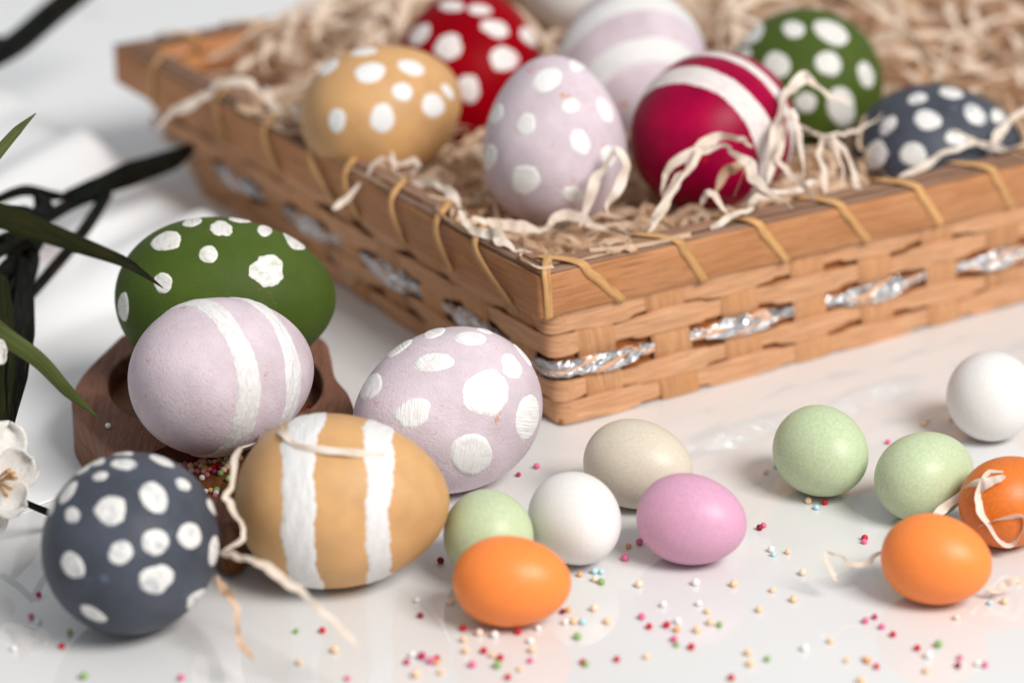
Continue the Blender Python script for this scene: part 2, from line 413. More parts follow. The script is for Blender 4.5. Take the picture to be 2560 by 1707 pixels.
def build_basket():
    bs = thing('basket', (*(sum(BASC) / 4), 0), 'rectangular woven bamboo basket with silver braid, full of eggs and wood wool', 'basket')
    rows = [(0.03, 0.72, 1), (0.79, 1.40, -1), (2.17, 2.85, -1), (2.94, 3.62, 1)]
    for k, (a, b, par) in enumerate(rows):
        sd_ = k * 3.1
        def rf(sd, s, L, a=a, b=b, par=par, sd_=sd_):
            o = over(sd, s, L, par); x = side_s(sd, s, L)
            wv = 0.05 * math.sin(x * 0.43 + sd_) + 0.03 * math.sin(x * 1.9 + sd_ * 2) + 0.012 * math.sin(x * 5.3 + sd_)
            return a + wv - 0.05 * max(0, o) + (0.05 if o < 0 else 0), b + wv * 0.8 + 0.05 * max(0, o) - (0.05 if o < 0 else 0)
        band('weaver', rf, M_WEAVE, bs, 0.075, A=0.06, par=par)
    # vertical stakes, each undulating against the weavers
    for sd in range(4):
        L = 29.0 if sd in (0, 2) else np.linalg.norm(BASC[3] - BASC[0])
        k = 0
        while FIRST + k * PITCH < L - 1.2:
            d = FIRST + k * PITCH
            k += 1
            V = []; UV = []; ww = 0.68 + rng.uniform(-0.04, 0.05); sl = rng.uniform(-0.22, 0.22); ns = 30
            Lr = LR if sd in (0, 2) else LL
            for q in range(ns):
                h = 0.02 + 3.75 * q / (ns - 1)
                cs = corners(h); a, b = cs[sd], cs[(sd + 1) % 4]; Lh = np.linalg.norm(b - a); dr = unit(b - a); nn = np.array([dr[1], -dr[0]])
                s = (d if sd in (0, 2) else Lh - d) + sl * (h - 2) * 0.4
                # which row is at this height
                bounds = [(0.39, 1), (1.09, -1), (1.78, 1), (2.52, -1), (3.3, 1)]
                wsum = 0; val = 0
                for hc_, par in bounds:
                    wgt = math.exp(-((h - hc_) / 0.26) ** 2); val += wgt * over(sd, s, Lh, par); wsum += wgt
                off = -0.045 * val / (wsum + 0.05)
                for u, t_ in ((-1, 0), (-0.9, 0.055), (-0.3, 0.07), (0.3, 0.07), (0.9, 0.055), (1, 0)):
                    p = a + dr * (s + u * ww) + nn * (off + t_)
                    V.append((p[0], p[1], h)); UV.append((h + k * 3, u * ww + sd * 5 + k))
            tf = grid_faces(ns, 6)
            obj('stake', V, [f[::-1] for f in tf], M_STAKE, bs, uv=UV)
    # braid of foil and paper cord in the middle row
    rr = random.Random(3)
    for q in range(9):
        foil = q % 3 != 2
        cs = corners(1.78)
        A = 0.10
        pts = loop(cs, lambda sd, s, L: A * over(sd, s, L, 1) + 0.03, 0.5, 0.11)
        path = []; rad = []
        for p, nn, sd, s, L in pts:
            o = over(sd, s, L, 1); amp = 0.08 + 0.15 * max(0, o)
            x = side_s(sd, s, L); ph = 2 * math.pi * x / 5.2 + q * math.pi * 2 / 9
            hh = 1.78 + amp * math.sin(ph + 0.5 * math.sin(x * 1.3 + q)) + 0.05 * math.sin(x * 4 + q * 2)
            dz = (0.07 + 0.04 * max(0, o)) * math.cos(ph)
            pp = p + nn * (dz + 0.04)
            path.append((pp[0], pp[1], hh)); rad.append((0.06 + 0.045 * max(0, o)) * (1 + 0.35 * math.sin(x * 3.1 + q * 2)) * (1.05 if foil else 0.85))
        path.append(path[0]); rad.append(rad[0])
        path = np.array(path)
        V, F_, UV = tube_geo(path, rad, 8, 0.55)
        if foil:
            V = np.array(V); V += nr.normal(0, 0.012, V.shape)
        o = obj('foil_strand' if foil else 'paper_cord', V, F_, M_FOIL if foil else M_CORD, bs, uv=UV, smooth=not foil)
    # lining and bottom
    V = []; UV = []; F_ = []
    for sd in range(4):
        for h in (0.1, 2.4, 4.7):
            cs = [p + INW[i] * 0.2 for i, p in enumerate(corners(h))]
            for q in range(2):
                p = cs[(sd + q) % 4]; V.append((p[0], p[1], h)); UV.append((q * 28 + sd * 40, h))
        o_ = sd * 6; F_ += [(o_, o_ + 1, o_ + 3, o_ + 2), (o_ + 2, o_ + 3, o_ + 5, o_ + 4)]
    obj('lining', V, F_, M_LINER, bs, uv=UV)
    c = corners(0.05); V = [(*x, 0.08) for x in c] + [(*x, 0.2) for x in c]
    obj('bottom_board', V, [(3, 2, 1, 0), (4, 5, 6, 7), (0, 1, 5, 4), (1, 2, 6, 5), (2, 3, 7, 6), (3, 0, 4, 7)], M_LINER, bs, uv=[(v[0] - 0, v[1]) for v in V], smooth=False)
    # rim: outer and inner flat strips
    def strip(name, off, h0, h1, thick, mat, wavy=0.02, r=0.28, hole=None):
        V = []; UV = []; acc = 0; prev = None
        pts = loop(RIMC, off, r, 0.3)
        for p, nn, sd, s, L in pts:
            if prev is not None: acc += np.linalg.norm(p - prev)
            prev = p; wv = wavy * math.sin(acc * 0.31) + wavy * math.sin(acc * 1.3) * .5
            for o_, h in ((-thick, h0), (-0.02, h0), (0, h0 + 0.03), (0, h1 - 0.04), (-0.03, h1), (-thick, h1)):
                q = p + nn * o_; V.append((q[0], q[1], h + wv)); UV.append((acc, h + (0.4 if o_ < -.1 else 0)))
        n = len(pts); F_ = [(i * 6 + j, ((i + 1) % n) * 6 + j, ((i + 1) % n) * 6 + (j + 1) % 6, i * 6 + (j + 1) % 6) for i in range(n) for j in range(6)]
        o = obj(name, V, F_, mat, bs, uv=UV); md = o.modifiers.new('edge', 'EDGE_SPLIT'); md.split_angle = 0.6
    strip('rim_outer_strip', 0.0, 3.62, 4.89, 0.16, M_RIM)
    strip('rim_backing_strip', -0.14, 3.50, 3.98, 0.10, M_WEAVE, 0.015)
    strip('rim_inner_strip', -0.86, 3.7, 4.86, 0.14, M_RIM)
    # rim top laid in lengths, two slivers wide
    for sd in range(4):
        a, b = RIMC[sd], RIMC[(sd + 1) % 4]; L = np.linalg.norm(b - a); dr = unit(b - a); nn = np.array([dr[1], -dr[0]])
        for lane, (o0, o1, hh) in enumerate(((-0.05, -0.42, 4.985), (-0.45, -0.98, 5.02))):
            s = -0.0 if lane == 0 else 0.4
            while s < L - 1.5:
                e = min(L - (0.0 if lane == 0 else 0.4), s + rng.uniform(7, 13))
                if L - e < 2.5: e = L - (0.03 if lane == 0 else 0.45)
                dh = rng.uniform(-0.03, 0.03); n = max(4, int((e - s) / 0.5)); V = []; UV = []; off0 = rng.uniform(0, 30)
                for i in range(n):
                    t = s + (e - s) * i / (n - 1)
                    m0 = min(t - (-o0), 0); 
                    j = 0.018 * math.sin(t * 2.2 + sd + lane * 2) + 0.012 * math.sin(t * 5.7)
                    lo = max(0, -o1 - t) if True else 0     # mitre at the corners
                    def pt(o_, h):
                        tt = min(max(t, -o_), L + o_)
                        q = a + dr * tt + nn * (o_ + (j if o_ > -0.2 else 0)); return (q[0], q[1], h)
                    V += [pt(o0, hh - 0.055), pt(o0, hh + dh - 0.02), pt(o0 - 0.03, hh + dh), pt(o1 + 0.03, hh + dh), pt(o1, hh + dh - 0.03), pt(o1, hh - 0.055)]
                    UV += [(t + off0, v_) for v_ in (0, 0.1, 0.12, 0.5, 0.55, 0.65)]
                F_ = grid_faces(n, 6)
                F_ += [(0, 5, 4, 3, 2, 1)[::-1], tuple((n - 1) * 6 + q for q in (0, 5, 4, 3, 2, 1))]
                o = obj('rim_top_strip', V, F_, M_RIMTOP, bs, uv=UV)
                md = o.modifiers.new('edge', 'EDGE_SPLIT'); md.split_angle = 0.6
                s = e + 0.02
    # lashings
    def lash(pos_top, pos_bot, sd, bulge, wd=0.27, sl=1.0):
        a, b = RIMC[sd], RIMC[(sd + 1) % 4]; L = np.linalg.norm(b - a); dr = unit(b - a); nn = np.array([dr[1], -dr[0]])
        prof = [(-1.04, 3.9, -0.5, 0), (-1.05, 4.7, -0.9, 0), (-1.0, 5.09, -0.9, 0), (-0.6, 5.14, -0.55, 0.2), (-0.2, 5.10, -0.2, 0.5), (0.02 + bulge * .3, 4.98, 0.0, 1),
                (0.05 + bulge * .8, 4.72, .12, 1), (0.05 + bulge, 4.4, .4, 1), (0.045 + bulge * .7, 4.05, .66, 1), (0.04 + bulge * .25, 3.75, .9, 1), (0.02, 3.6, 1.0, 1), (-0.12, 3.5, 1.05, 1)]
        dlt = pos_bot - pos_top
        pts = []
        for o_, h, f_, fl in prof:
            sft = f_ * dlt if f_ > 0 else f_ * sl
            q = a + dr * (pos_top + sft) + nn * o_; pts.append((q[0], q[1], h))
        path = spline(pts, 44); V = []; UV = []; acc = 0
        tg = np.gradient(path, axis=0)
        # strip width lies in the surface: perpendicular to tangent and outward normal
        prf = spline([(p[0], p[1], 0) for p in prof], 44); pt = np.gradient(prf, axis=0)
        for i in range(44):
            t = unit(tg[i]); o2 = unit([-pt[i][1] * -1, pt[i][0] * -1, 0]) if True else None
            dx, dh = pt[i][0], pt[i][1]                     # profile direction (out, up); outward normal = (-dh, dx) flipped
            n2 = np.array([-dh, dx]); n2 = -n2 if (i > 20 and n2[0] < 0) else n2; n2 = n2 / (np.linalg.norm(n2) + 1e-9)
            nrm = np.array([nn[0] * n2[0], nn[1] * n2[0], n2[1]])
            if i <= 20 and nrm[2] < 0: nrm = -nrm
            s_ = unit(np.cross(t, nrm)); nrm = unit(np.cross(s_, t))
            if i: acc += np.linalg.norm(path[i] - path[i - 1])
            for u, d_ in ((-1, -0.03), (-0.85, 0.012), (0, 0.022), (0.85, 0.012), (1, -0.03)):
                V.append(path[i] + s_ * u * wd / 2 + nrm * d_); UV.append((acc + pos_top, u * wd / 2))
        o = obj('lashing', V, grid_faces(44, 5), M_LASH, bs, uv=UV)
    def s_on(sd, px, py, h):
        a, b = RIMC[sd], RIMC[(sd + 1) % 4]; return float((G(px, py, h)[:2] - a) @ unit(b - a))
    right = [((1454, 657), (1556, 752)), ((1703, 605), (1763, 703)), ((1897, 558), (1966, 652)), ((2111, 515), (2161, 600)), ((2291, 465), (2345, 557)), ((2471, 419), (2513, 510))]
    for t, b in right: lash(s_on(0, *t, 5), s_on(0, *b, 3.6), 0, 0.01)
    for k in range(5): lash(19.3 + 2.6 * k, 19.9 + 2.6 * k, 0, 0.01)
    lash(0.20, 0.30, 0, 0.02, 0.27, -0.8)
    left = [((1154, 607), (1238, 771)), ((998, 569), (1080, 689)), ((896, 506), (975, 620)), ((785, 442), (845, 558)), ((689, 395), (785, 529)), ((587, 331), (654, 446)), ((463, 264), (520, 370)), ((345, 172), (380, 260))]
    for i, (t, b) in enumerate(left): lash(s_on(3, *t, 5), s_on(3, *b, 3.6), 3, 0.16 if i < 6 else 0.06, 0.24)
    for sd in (1, 2):
        k = 1.5
        while k < (LR if sd == 2 else LL) - 1: lash(k, k + 0.7, sd, 0.02); k += 2.6
    return bs
cloth()
basket = build_basket()

# ------------------------------------------------------------------ eggs
EGGS = []                                           # dicts for ray casts and collisions
def egg_r(x, L, W, k):
    c = np.clip(x / (L / 2), -1, 1); return W / 2 * np.sqrt(1 - c * c) * (1 - k * c)
def egg_dir(yaw, pitch):
    y, p = math.radians(yaw), math.radians(pitch)
    return np.array([math.cos(y) * math.cos(p), math.sin(y) * math.cos(p), math.sin(p)])
def frame(ax):
    s = np.cross((0, 0, 1.0), ax); s = s / np.linalg.norm(s) if np.linalg.norm(s) > 1e-3 else np.array([0, 1.0, 0]); return np.array([ax, s, np.cross(ax, s)])   # rows
def egg_mesh(L, W, k, Fm, nu=72, nv=72):
    V = []; UV = []
    for i in range(nu + 1):
        ph = math.pi * i / nu; c = math.cos(ph); x = L / 2 * c; r = W / 2 * math.sin(ph) * (1 - k * c)
        for j in range(nv):
            a = 2 * math.pi * j / nv; V.append(np.array([x, r * math.cos(a), r * math.sin(a)]) @ Fm); UV.append((i / nu * 5, j / nv * 12))
    fc = []
    for i in range(nu):
        for j in range(nv):
            fc.append((i * nv + j, i * nv + (j + 1) % nv, (i + 1) * nv + (j + 1) % nv, (i + 1) * nv + j)[::-1])
    return np.array(V), fc, UV
def project(e, q):                                  # world points -> egg surface along rays from its centre
    d = (q - e['c']) @ e['F'].T; d /= np.linalg.norm(d, axis=-1)[..., None]
    lo = np.full(d.shape[:-1], 0.1); hi = np.full(d.shape[:-1], e['L']); rho = np.hypot(d[..., 1], d[..., 2])
    for _ in range(34):
        mid = (lo + hi) / 2; x = mid * d[..., 0]
        out = (np.abs(x) > e['L'] / 2) | (mid * rho > egg_r(x, e['L'], e['W'], e['k']))
        hi = np.where(out, mid, hi); lo = np.where(out, lo, mid)
    p = lo[..., None] * d
    n = p / np.array([(e['L'] / 2) ** 2, (e['W'] / 2) ** 2, (e['W'] / 2) ** 2]); n /= np.linalg.norm(n, axis=-1)[..., None]
    return p @ e['F'] + e['c'], n @ e['F']
def ray(e, px, py):
    d = unit(P3(px, py, 50) - CAM)
    h = e['bvh'].ray_cast(Vector(CAM), Vector(d)); return None if h[0] is None else np.array(h[0])
def make_egg(name, mat, px, py, wpx, ratio, yaw, pitch, label, cat, z=None, support=0.0, k=0.13, group=None, parts=True):
    Fm = frame(egg_dir(yaw, pitch))
    if z is None:                                   # rest on the support height
        zz = 80.0
        for _ in range(25):
            W = wpx * zz / F; V, _f, _u = egg_mesh(W * ratio, W, k, Fm, 24, 24)
            hc = support - V[:, 2].min(); zz = depth(G(px, py, hc))
    else: zz = z; W = wpx * zz / F
    c = P3(px, py, zz); L = W * ratio
    V, fc, UV = egg_mesh(L, W, k, Fm)
    V = V + c
    e = dict(c=c, F=Fm, L=L, W=W, k=k, z=zz, name=label, bvh=BVHTree.FromPolygons([Vector(v) for v in V], fc))
    EGGS.append(e)
    if parts:
        t = thing(name, (c[0], c[1], V[:, 2].min()), label, cat, group); o = obj('shell', V, fc, mat, t, uv=UV); e['o'] = t
    else:
        o = obj(name, V, fc, mat, None, origin=c, uv=UV); tag(o, label, cat, group); e['o'] = o
    return e
def add_spot(e, x, y, a, b, rot, mat, irr=0.05, T=0.022):
    cx, cy = pix(e['c'])
    for _ in range(60):
        hit = ray(e, x, y)
        if hit is not None:
            p, n = project(e, hit); v = unit(p - CAM)
            if -(n @ v) > 0.06: break
        x += (cx - x) * 0.015; y += (cy - y) * 0.015
    z = depth(p); nv = -(n @ v); nvc = max(nv, 0.22)
    rg, sg = 9, 40; lr = random.Random(int(x * 7 + y * 13)); ph = [lr.uniform(0, 6.28) for _ in range(6)]; ro = math.radians(rot)
    strokes = lr.uniform(0, 3.14)
    Q = [p]; prm = [(0, 0)]; UV = [(x * .01, y * .01)]
    for r_ in range(1, rg + 1):
        rho = r_ / rg
        for s in range(sg):
            th = 2 * math.pi * s / sg
            rad = 1 + irr * (math.sin(2 * th + ph[0]) + 0.8 * math.sin(3 * th + ph[1]) + 0.5 * math.sin(5 * th + ph[2]) + 0.35 * math.sin(8 * th + ph[3]) + 0.25 * math.sin(13 * th + ph[4]))
            u, w_ = a * rad * rho * math.cos(th), b * rad * rho * math.sin(th)
            dx = u * math.cos(ro) - w_ * math.sin(ro); dy = u * math.sin(ro) + w_ * math.cos(ro)
            wv = (dx * RT - dy * UP) * z / F
            t = wv + v * (n @ wv) / nvc
            if np.linalg.norm(t) > e['W'] * 0.42: t *= e['W'] * 0.42 / np.linalg.norm(t)
            Q.append(p + t); prm.append((rho, th)); us, ws = u * z / F, w_ * z / F
            UV.append((us * math.cos(strokes) + ws * math.sin(strokes) + x * .01, -us * math.sin(strokes) + ws * math.cos(strokes) + y * .01))
    Q, N = project(e, np.array(Q))
    V = []
    for i, (rho, th) in enumerate(prm):
        h = T * (1 - rho ** 5) + (0.35 * T * math.exp(-((rho - .84) / .1) ** 2)) - 0.006 * (rho > .99)
        V.append(Q[i] + N[i] * h)
    fc = [(0, 1 + s, 1 + (s + 1) % sg) for s in range(sg)]
    for r_ in range(rg - 1):
        for s in range(sg):
            a0 = 1 + r_ * sg; fc.append((a0 + s, a0 + sg + s, a0 + sg + (s + 1) % sg, a0 + (s + 1) % sg))
    obj('paint_spot', V, fc, mat, e['o'], uv=UV)
def add_band(e, t0, hw, mat, ax=None, irr=0.25, T=0.03, seed=0, skew=0.0, gaps=0):
    """painted ring; t0 in -1..1 along the axis, hw half width in the same unit; skew tilts the ring"""
    r = random.Random(seed); n, mrow = 220, 11; V = []; UV = []; ph = [r.uniform(0, 6.28) for _ in range(10)]
    Fm = e['F'] if ax is None else frame(unit(ax)); Q = []; prm = []
    for i in range(n):
        th = 2 * math.pi * i / n
        def ed(o):
            return irr * (0.5 * math.sin(2 * th + ph[o]) + 0.35 * math.sin(5 * th + ph[o + 1]) + 0.2 * math.sin(11 * th + ph[o + 2]) + 0.12 * math.sin(23 * th + ph[o + 3]) + 0.12 * math.sin(47 * th + ph[o + 4]))
        a_, b_ = t0 - hw * (1 + ed(0)), t0 + hw * (1 + ed(5))
        for j in range(mrow):
            u = j / (mrow - 1); t = a_ + (b_ - a_) * u + skew * math.cos(th)
            c = max(-.99, min(.99, t)); sc = e['L'] / 2 if ax is None else e['W'] / 2
            x = sc * c; rr_ = e['W'] / 2 * math.sqrt(1 - c * c)
            Q.append(np.array([x, rr_ * math.cos(th), rr_ * math.sin(th)]) @ Fm + e['c']); prm.append(u); UV.append((th * 2.4, (t - t0) * 6.5))
    Q, N = project(e, np.array(Q))
    for i, u in enumerate(prm):
        w_ = abs(2 * u - 1); jj = i // mrow
        lump = 0.25 * math.sin(u * 17 + 3 * math.sin(jj * .11)) + 0.2 * math.sin(jj * 0.31 + u * 9)
        V.append(Q[i] + N[i] * (T * (1 - w_ ** 5) * (1 + lump) + 0.3 * T * math.exp(-((w_ - .82) / .1) ** 2) - 0.006 * (w_ > .99)))
    fc = [f[::-1] for f in grid_faces(n, mrow, True)]
    obj('paint_band', V, fc, mat, e['o'], uv=UV)
def spots(e, k, lst, mat, T=0.022):
    sc = CR[k][2]
    for s in lst:
        x, y, a, b = s[:4]; rot = s[4] if len(s) > 4 else 0; irr = s[5] if len(s) > 5 else 0.035
        X, Y = cv(k, x, y); add_spot(e, X, Y, a / sc, b / sc, rot, mat, irr, T)

E1 = make_egg('painted_egg', EGG['green'], 564, 745, 402, 1.37, 6, -3, 'large olive green egg with white spots lying behind the lilac striped egg on the tray', 'egg', z=84.2, k=0.10)
E2 = make_egg('painted_egg', EGG['lilac'], 560, 938, 392, 1.29, 44, -8, 'lilac egg with two white painted stripes resting on the wooden tray', 'egg', z=79.9, k=0.10)
E3 = make_egg('painted_egg', EGG['lilac'], 1114, 1031, 408, 1.27, 221, -2, 'lilac egg with white spots leaning behind the mustard striped egg near the basket corner', 'egg', k=0.10)
E4 = make_egg('painted_egg', EGG['yellow'], 856, 1252, 434, 1.235, -2, 0, 'mustard yellow egg with two white stripes on the white table', 'egg', k=0.13)
E5 = make_egg('painted_egg', EGG['navy'], 331, 1350, 436, 1.22, 84, 0, 'slate blue egg with white spots lying end-on in the left foreground', 'egg', k=0.08)
B1 = make_egg('painted_egg', EGG['yellow'], 957, 283, 345, 1.2, 24, 14, 'mustard yellow egg with white spots at the left inside the basket', 'egg', z=94)
B2 = make_egg('painted_egg', EGG['red'], 1172, 178, 368, 1.16, 80, 45, 'deep red egg with white spots behind the mustard egg in the basket', 'egg', z=100, k=0.08)
B3 = make_egg('painted_egg', EGG['lilac'], 1386, 358, 358, 1.22, 100, 74, 'lilac egg with white spots standing upright in the middle of the basket front', 'egg', z=89.6)
B4 = make_egg('painted_egg', EGG['lilac'], 1578, 178, 385, 1.10, 75, 62, 'pale lilac egg with broad white stripes at the back of the basket', 'egg', z=98.5, k=0.06)
B5 = make_egg('painted_egg', EGG['magenta'], 1778, 333, 392, 1.16, 232, -6, 'glossy magenta egg with white stripes in the basket behind curled wood wool', 'egg', z=91.2, k=0.06)
B6 = make_egg('painted_egg', EGG['green'], 2010, 232, 388, 1.12, 90, -55, 'green egg with white spots standing in the basket behind the magenta egg', 'egg', z=99.2, k=0.08)
B7 = make_egg('painted_egg', EGG['navy'], 2348, 406, 388, 1.16, 12, 0, 'dark blue egg with white spots behind the right stretch of basket rim', 'egg', z=95.0)
B8 = make_egg('white_egg', plain('white_eggshell', srgb(228, 224, 218), srgb(220, 214, 206), 80, 0.5, sss=0.1), 1440, -52, 240, 1.2, 20, 10, 'plain white egg cut off by the top edge above the striped lilac egg', 'egg', z=104, parts=False)

spots(E1, 'c4', [(1080, 262, 100, 66, -18, .05), (1447, 180, 80, 48, 12, .10), (1733, 193, 52, 35, 10), (1930, 254, 92, 40, 38), (1362, 353, 64, 57), (1752, 458, 122, 105, 35, .10),
      (1062, 540, 64, 68), (800, 700, 42, 98, -3), (1570, 106, 75, 20, 3), (1255, 140, 66, 26, -18)], M_WHITE_GREEN)
spots(E3, 'c6', [(985, 897, 108, 42, 5, .03), (740, 1055, 138, 62, -5, .03), (322, 1215, 60, 102, 30, .02), (600, 1390, 135, 92, -25, .06), (1092, 1255, 146, 166, 0, .055), (1256, 1080, 60, 90, -30, .06),
      (1372, 1420, 74, 155, 8, .03), (1078, 846, 60, 12, 16), (745, 862, 80, 27, -14), (512, 965, 108, 28, -34), (1330, 1008, 100, 20, 52, .05)], M_WHITE_LILAC, 0.03)
spots(E3, 'd1', [(1522, 762, 126, 118, -10, .035)], M_WHITE_LILAC, 0.045)
spots(E5, 'c5', [(685, 350, 77, 34, 5), (530, 335, 55, 25, -18), (555, 420, 46, 25, -14), (375, 508, 78, 28, -54), (398, 635, 44, 44, -40), (612, 608, 92, 80, 20, .07), (855, 533, 95, 74, 65, .04), (1017, 465, 50, 32, 32),
      (897, 330, 75, 25, 24), (668, 845, 72, 66, -45, .03), (862, 785, 78, 73, 20, .03), (1057, 750, 70, 72, 0, .03), (400, 915, 85, 55, 60, .04), (868, 995, 98, 82, -15, .06), (1192, 835, 32, 85, 8), (1095, 1105, 76, 36, -42),
      (515, 1185, 85, 28, 30), (678, 280, 60, 18, 2), (288, 580, 18, 60, 8), (1178, 590, 24, 52, -24), (440, 352, 50, 20, -38)], M_WHITE_NAVY)
spots(B1, 'c2', [(588, 470, 108, 68, -20), (860, 440, 95, 50, 18), (802, 600, 72, 62), (1007, 690, 76, 86, -15), (668, 775, 84, 98), (368, 790, 60, 82), (313, 435, 85, 30, -42), (545, 335, 88, 26, -12), (1100, 600, 60, 26, 58)], M_WHITE)
spots(B2, 'c2', [(905, 225, 90, 55, -52, .05), (1098, 305, 102, 82, -35, .07), (1408, 185, 98, 58, 12, .07), (1470, 385, 98, 84, 25, .07), (1230, 583, 82, 92, 0, .06), (1635, 240, 84, 40, 55), (1115, 35, 88, 38, 0), (1305, 62, 80, 38, 3)], M_WHITE_RED)
spots(B3, 'c2', [(1745, 515, 108, 70, -20), (1603, 812, 68, 75, 0, .06), (1900, 690, 60, 52), (2130, 715, 46, 96, -22), (1962, 930, 68, 86, -25, .05), (1595, 1180, 94, 106, 8, .06), (1910, 1275, 66, 58, 0, .06), (1362, 1030, 42, 88, 5), (1412, 745, 36, 72, 22),
      (1945, 418, 62, 30, 12), (2150, 1020, 48, 72)], M_WHITE)
spots(B3, 'c6', [(1612, 205, 80, 60, 0, .06)], M_WHITE)
spots(B6, 'c3', [(820, 180, 98, 44, -36), (1072, 160, 64, 47), (1285, 175, 115, 56, 30), (978, 360, 72, 82, -30), (1268, 352, 80, 66, 24), (1480, 415, 44, 75, -18), (1140, 570, 60, 60), (1345, 600, 82, 115, -12, .05), (790, 300, 46, 30, -20)], M_WHITE_GREEN)
spots(B7, 'c3', [(1817, 663, 78, 58), (2083, 633, 74, 50, 32), (1950, 512, 72, 32, 6), (1760, 545, 58, 30, -15), (1595, 695, 62, 38, -50), (1522, 860, 92, 62, -55, .07), (1735, 858, 75, 70), (1972, 765, 58, 46), (2215, 640, 46, 38, 40), (2190, 860, 44, 36), (2010, 960, 60, 40)], M_WHITE_NAVY)
add_band(E2, -0.29, 0.115, M_WHITE_LILAC, seed=3, irr=0.22, T=0.03)
add_band(E2, 0.31, 0.12, M_WHITE_LILAC, seed=8, irr=0.25, T=0.035)
add_band(E4, -0.315, 0.155, M_WHITE, seed=5, irr=0.26, T=0.02)
add_band(E4, 0.375, 0.13, M_WHITE, seed=6, irr=0.32, T=0.02, skew=-0.03)
def camax(x, y, d): return unit(x * RT + y * UP - d * FW)         # right, up, towards the viewer
AX4 = camax(-.2, .65, -.74); AX5 = camax(-.52, -.50, .69)
add_band(B4, 0.10, 0.19, M_WHITE, ax=AX4, seed=1, irr=0.12, T=0.02)
add_band(B4, -0.62, 0.125, M_WHITE, ax=AX4, seed=2, irr=0.12, T=0.02)
add_band(B5, 0.26, 0.175, M_WHITE_RED, ax=AX5, seed=4, irr=0.12, T=0.02)
add_band(B5, -0.33, 0.10, M_WHITE_RED, ax=AX5, seed=9, irr=0.12, T=0.02)

def small(mat, x, y, w_, ratio, yaw, label, cat='candy egg', pitch=0, k=0.09):
    X, Y = cv('P', x, y); return make_egg('candy_egg', mat, X, Y, w_ / .91875, ratio, yaw, pitch, label, cat, k=k, parts=False, group='small plain candy eggs on the table')
s1 = small(CAN['green'], 1120, 1226, 206, 1.18, 100, 'small pale green candy egg tucked behind the front orange candy egg')
s2 = small(CAN['orange'], 1176, 1335, 209, 1.31, -6, 'bright orange candy egg in front of the white and pale green ones')
s3 = small(CAN['white'], 1323, 1193, 207, 1.22, -68, 'white candy egg between the pale green and the pink candy eggs')
s4 = small(CAN['beige'], 1466, 1067, 205, 1.27, -28, 'greyish beige candy egg standing behind the white and pink candy eggs')
s5 = small(CAN['pink'], 1589, 1193, 209, 1.24, -24, 'pink candy egg beside the white candy egg')
s6 = small(CAN['green'], 1888, 1038, 207, 1.16, -58, 'pale green candy egg alone on the table nearest the long side of the basket')
s7 = small(CAN['green'], 2126, 1092, 203, 1.25, 40, 'pale green candy egg touching the two orange candy eggs at the right')
s8 = small(CAN['white'], 2277, 906, 204, 1.12, 80, 'white candy egg at the right edge of the photo, farthest back on the table')
s9 = small(CAN['burnt'], 2322, 1150, 208, 1.22, 35, 'speckled burnt orange candy egg with a wood wool strand curled over it')
s10 = small(CAN['orange'], 2151, 1285, 208, 1.24, -24, 'smooth orange candy egg in the right foreground')
# touching neighbours are nudged apart along the view ray
def ext(e, d):
    dl = e['F'] @ d; return 1 / math.sqrt((dl[0] / (e['L'] / 2)) ** 2 + (dl[1] / (e['W'] / 2)) ** 2 + (dl[2] / (e['W'] / 2)) ** 2)
for i in range(len(EGGS)):
    for j in range(i):
        a, b = EGGS[i], EGGS[j]; d = b['c'] - a['c']; D = np.linalg.norm(d); u = d / D; g = D - ext(a, u) - ext(b, -u)
        if g < 0: print('EGG OVERLAP %.2f' % g, a['name'][:40], '|', b['name'][:40])
for e in EGGS: print('egg z=%.1f W=%.2f hc=%.2f bottom=%.2f' % (e['z'], e['W'], e['c'][2], e['c'][2] - ext(e, np.array([0, 0, -1.]))), e['name'][:50])

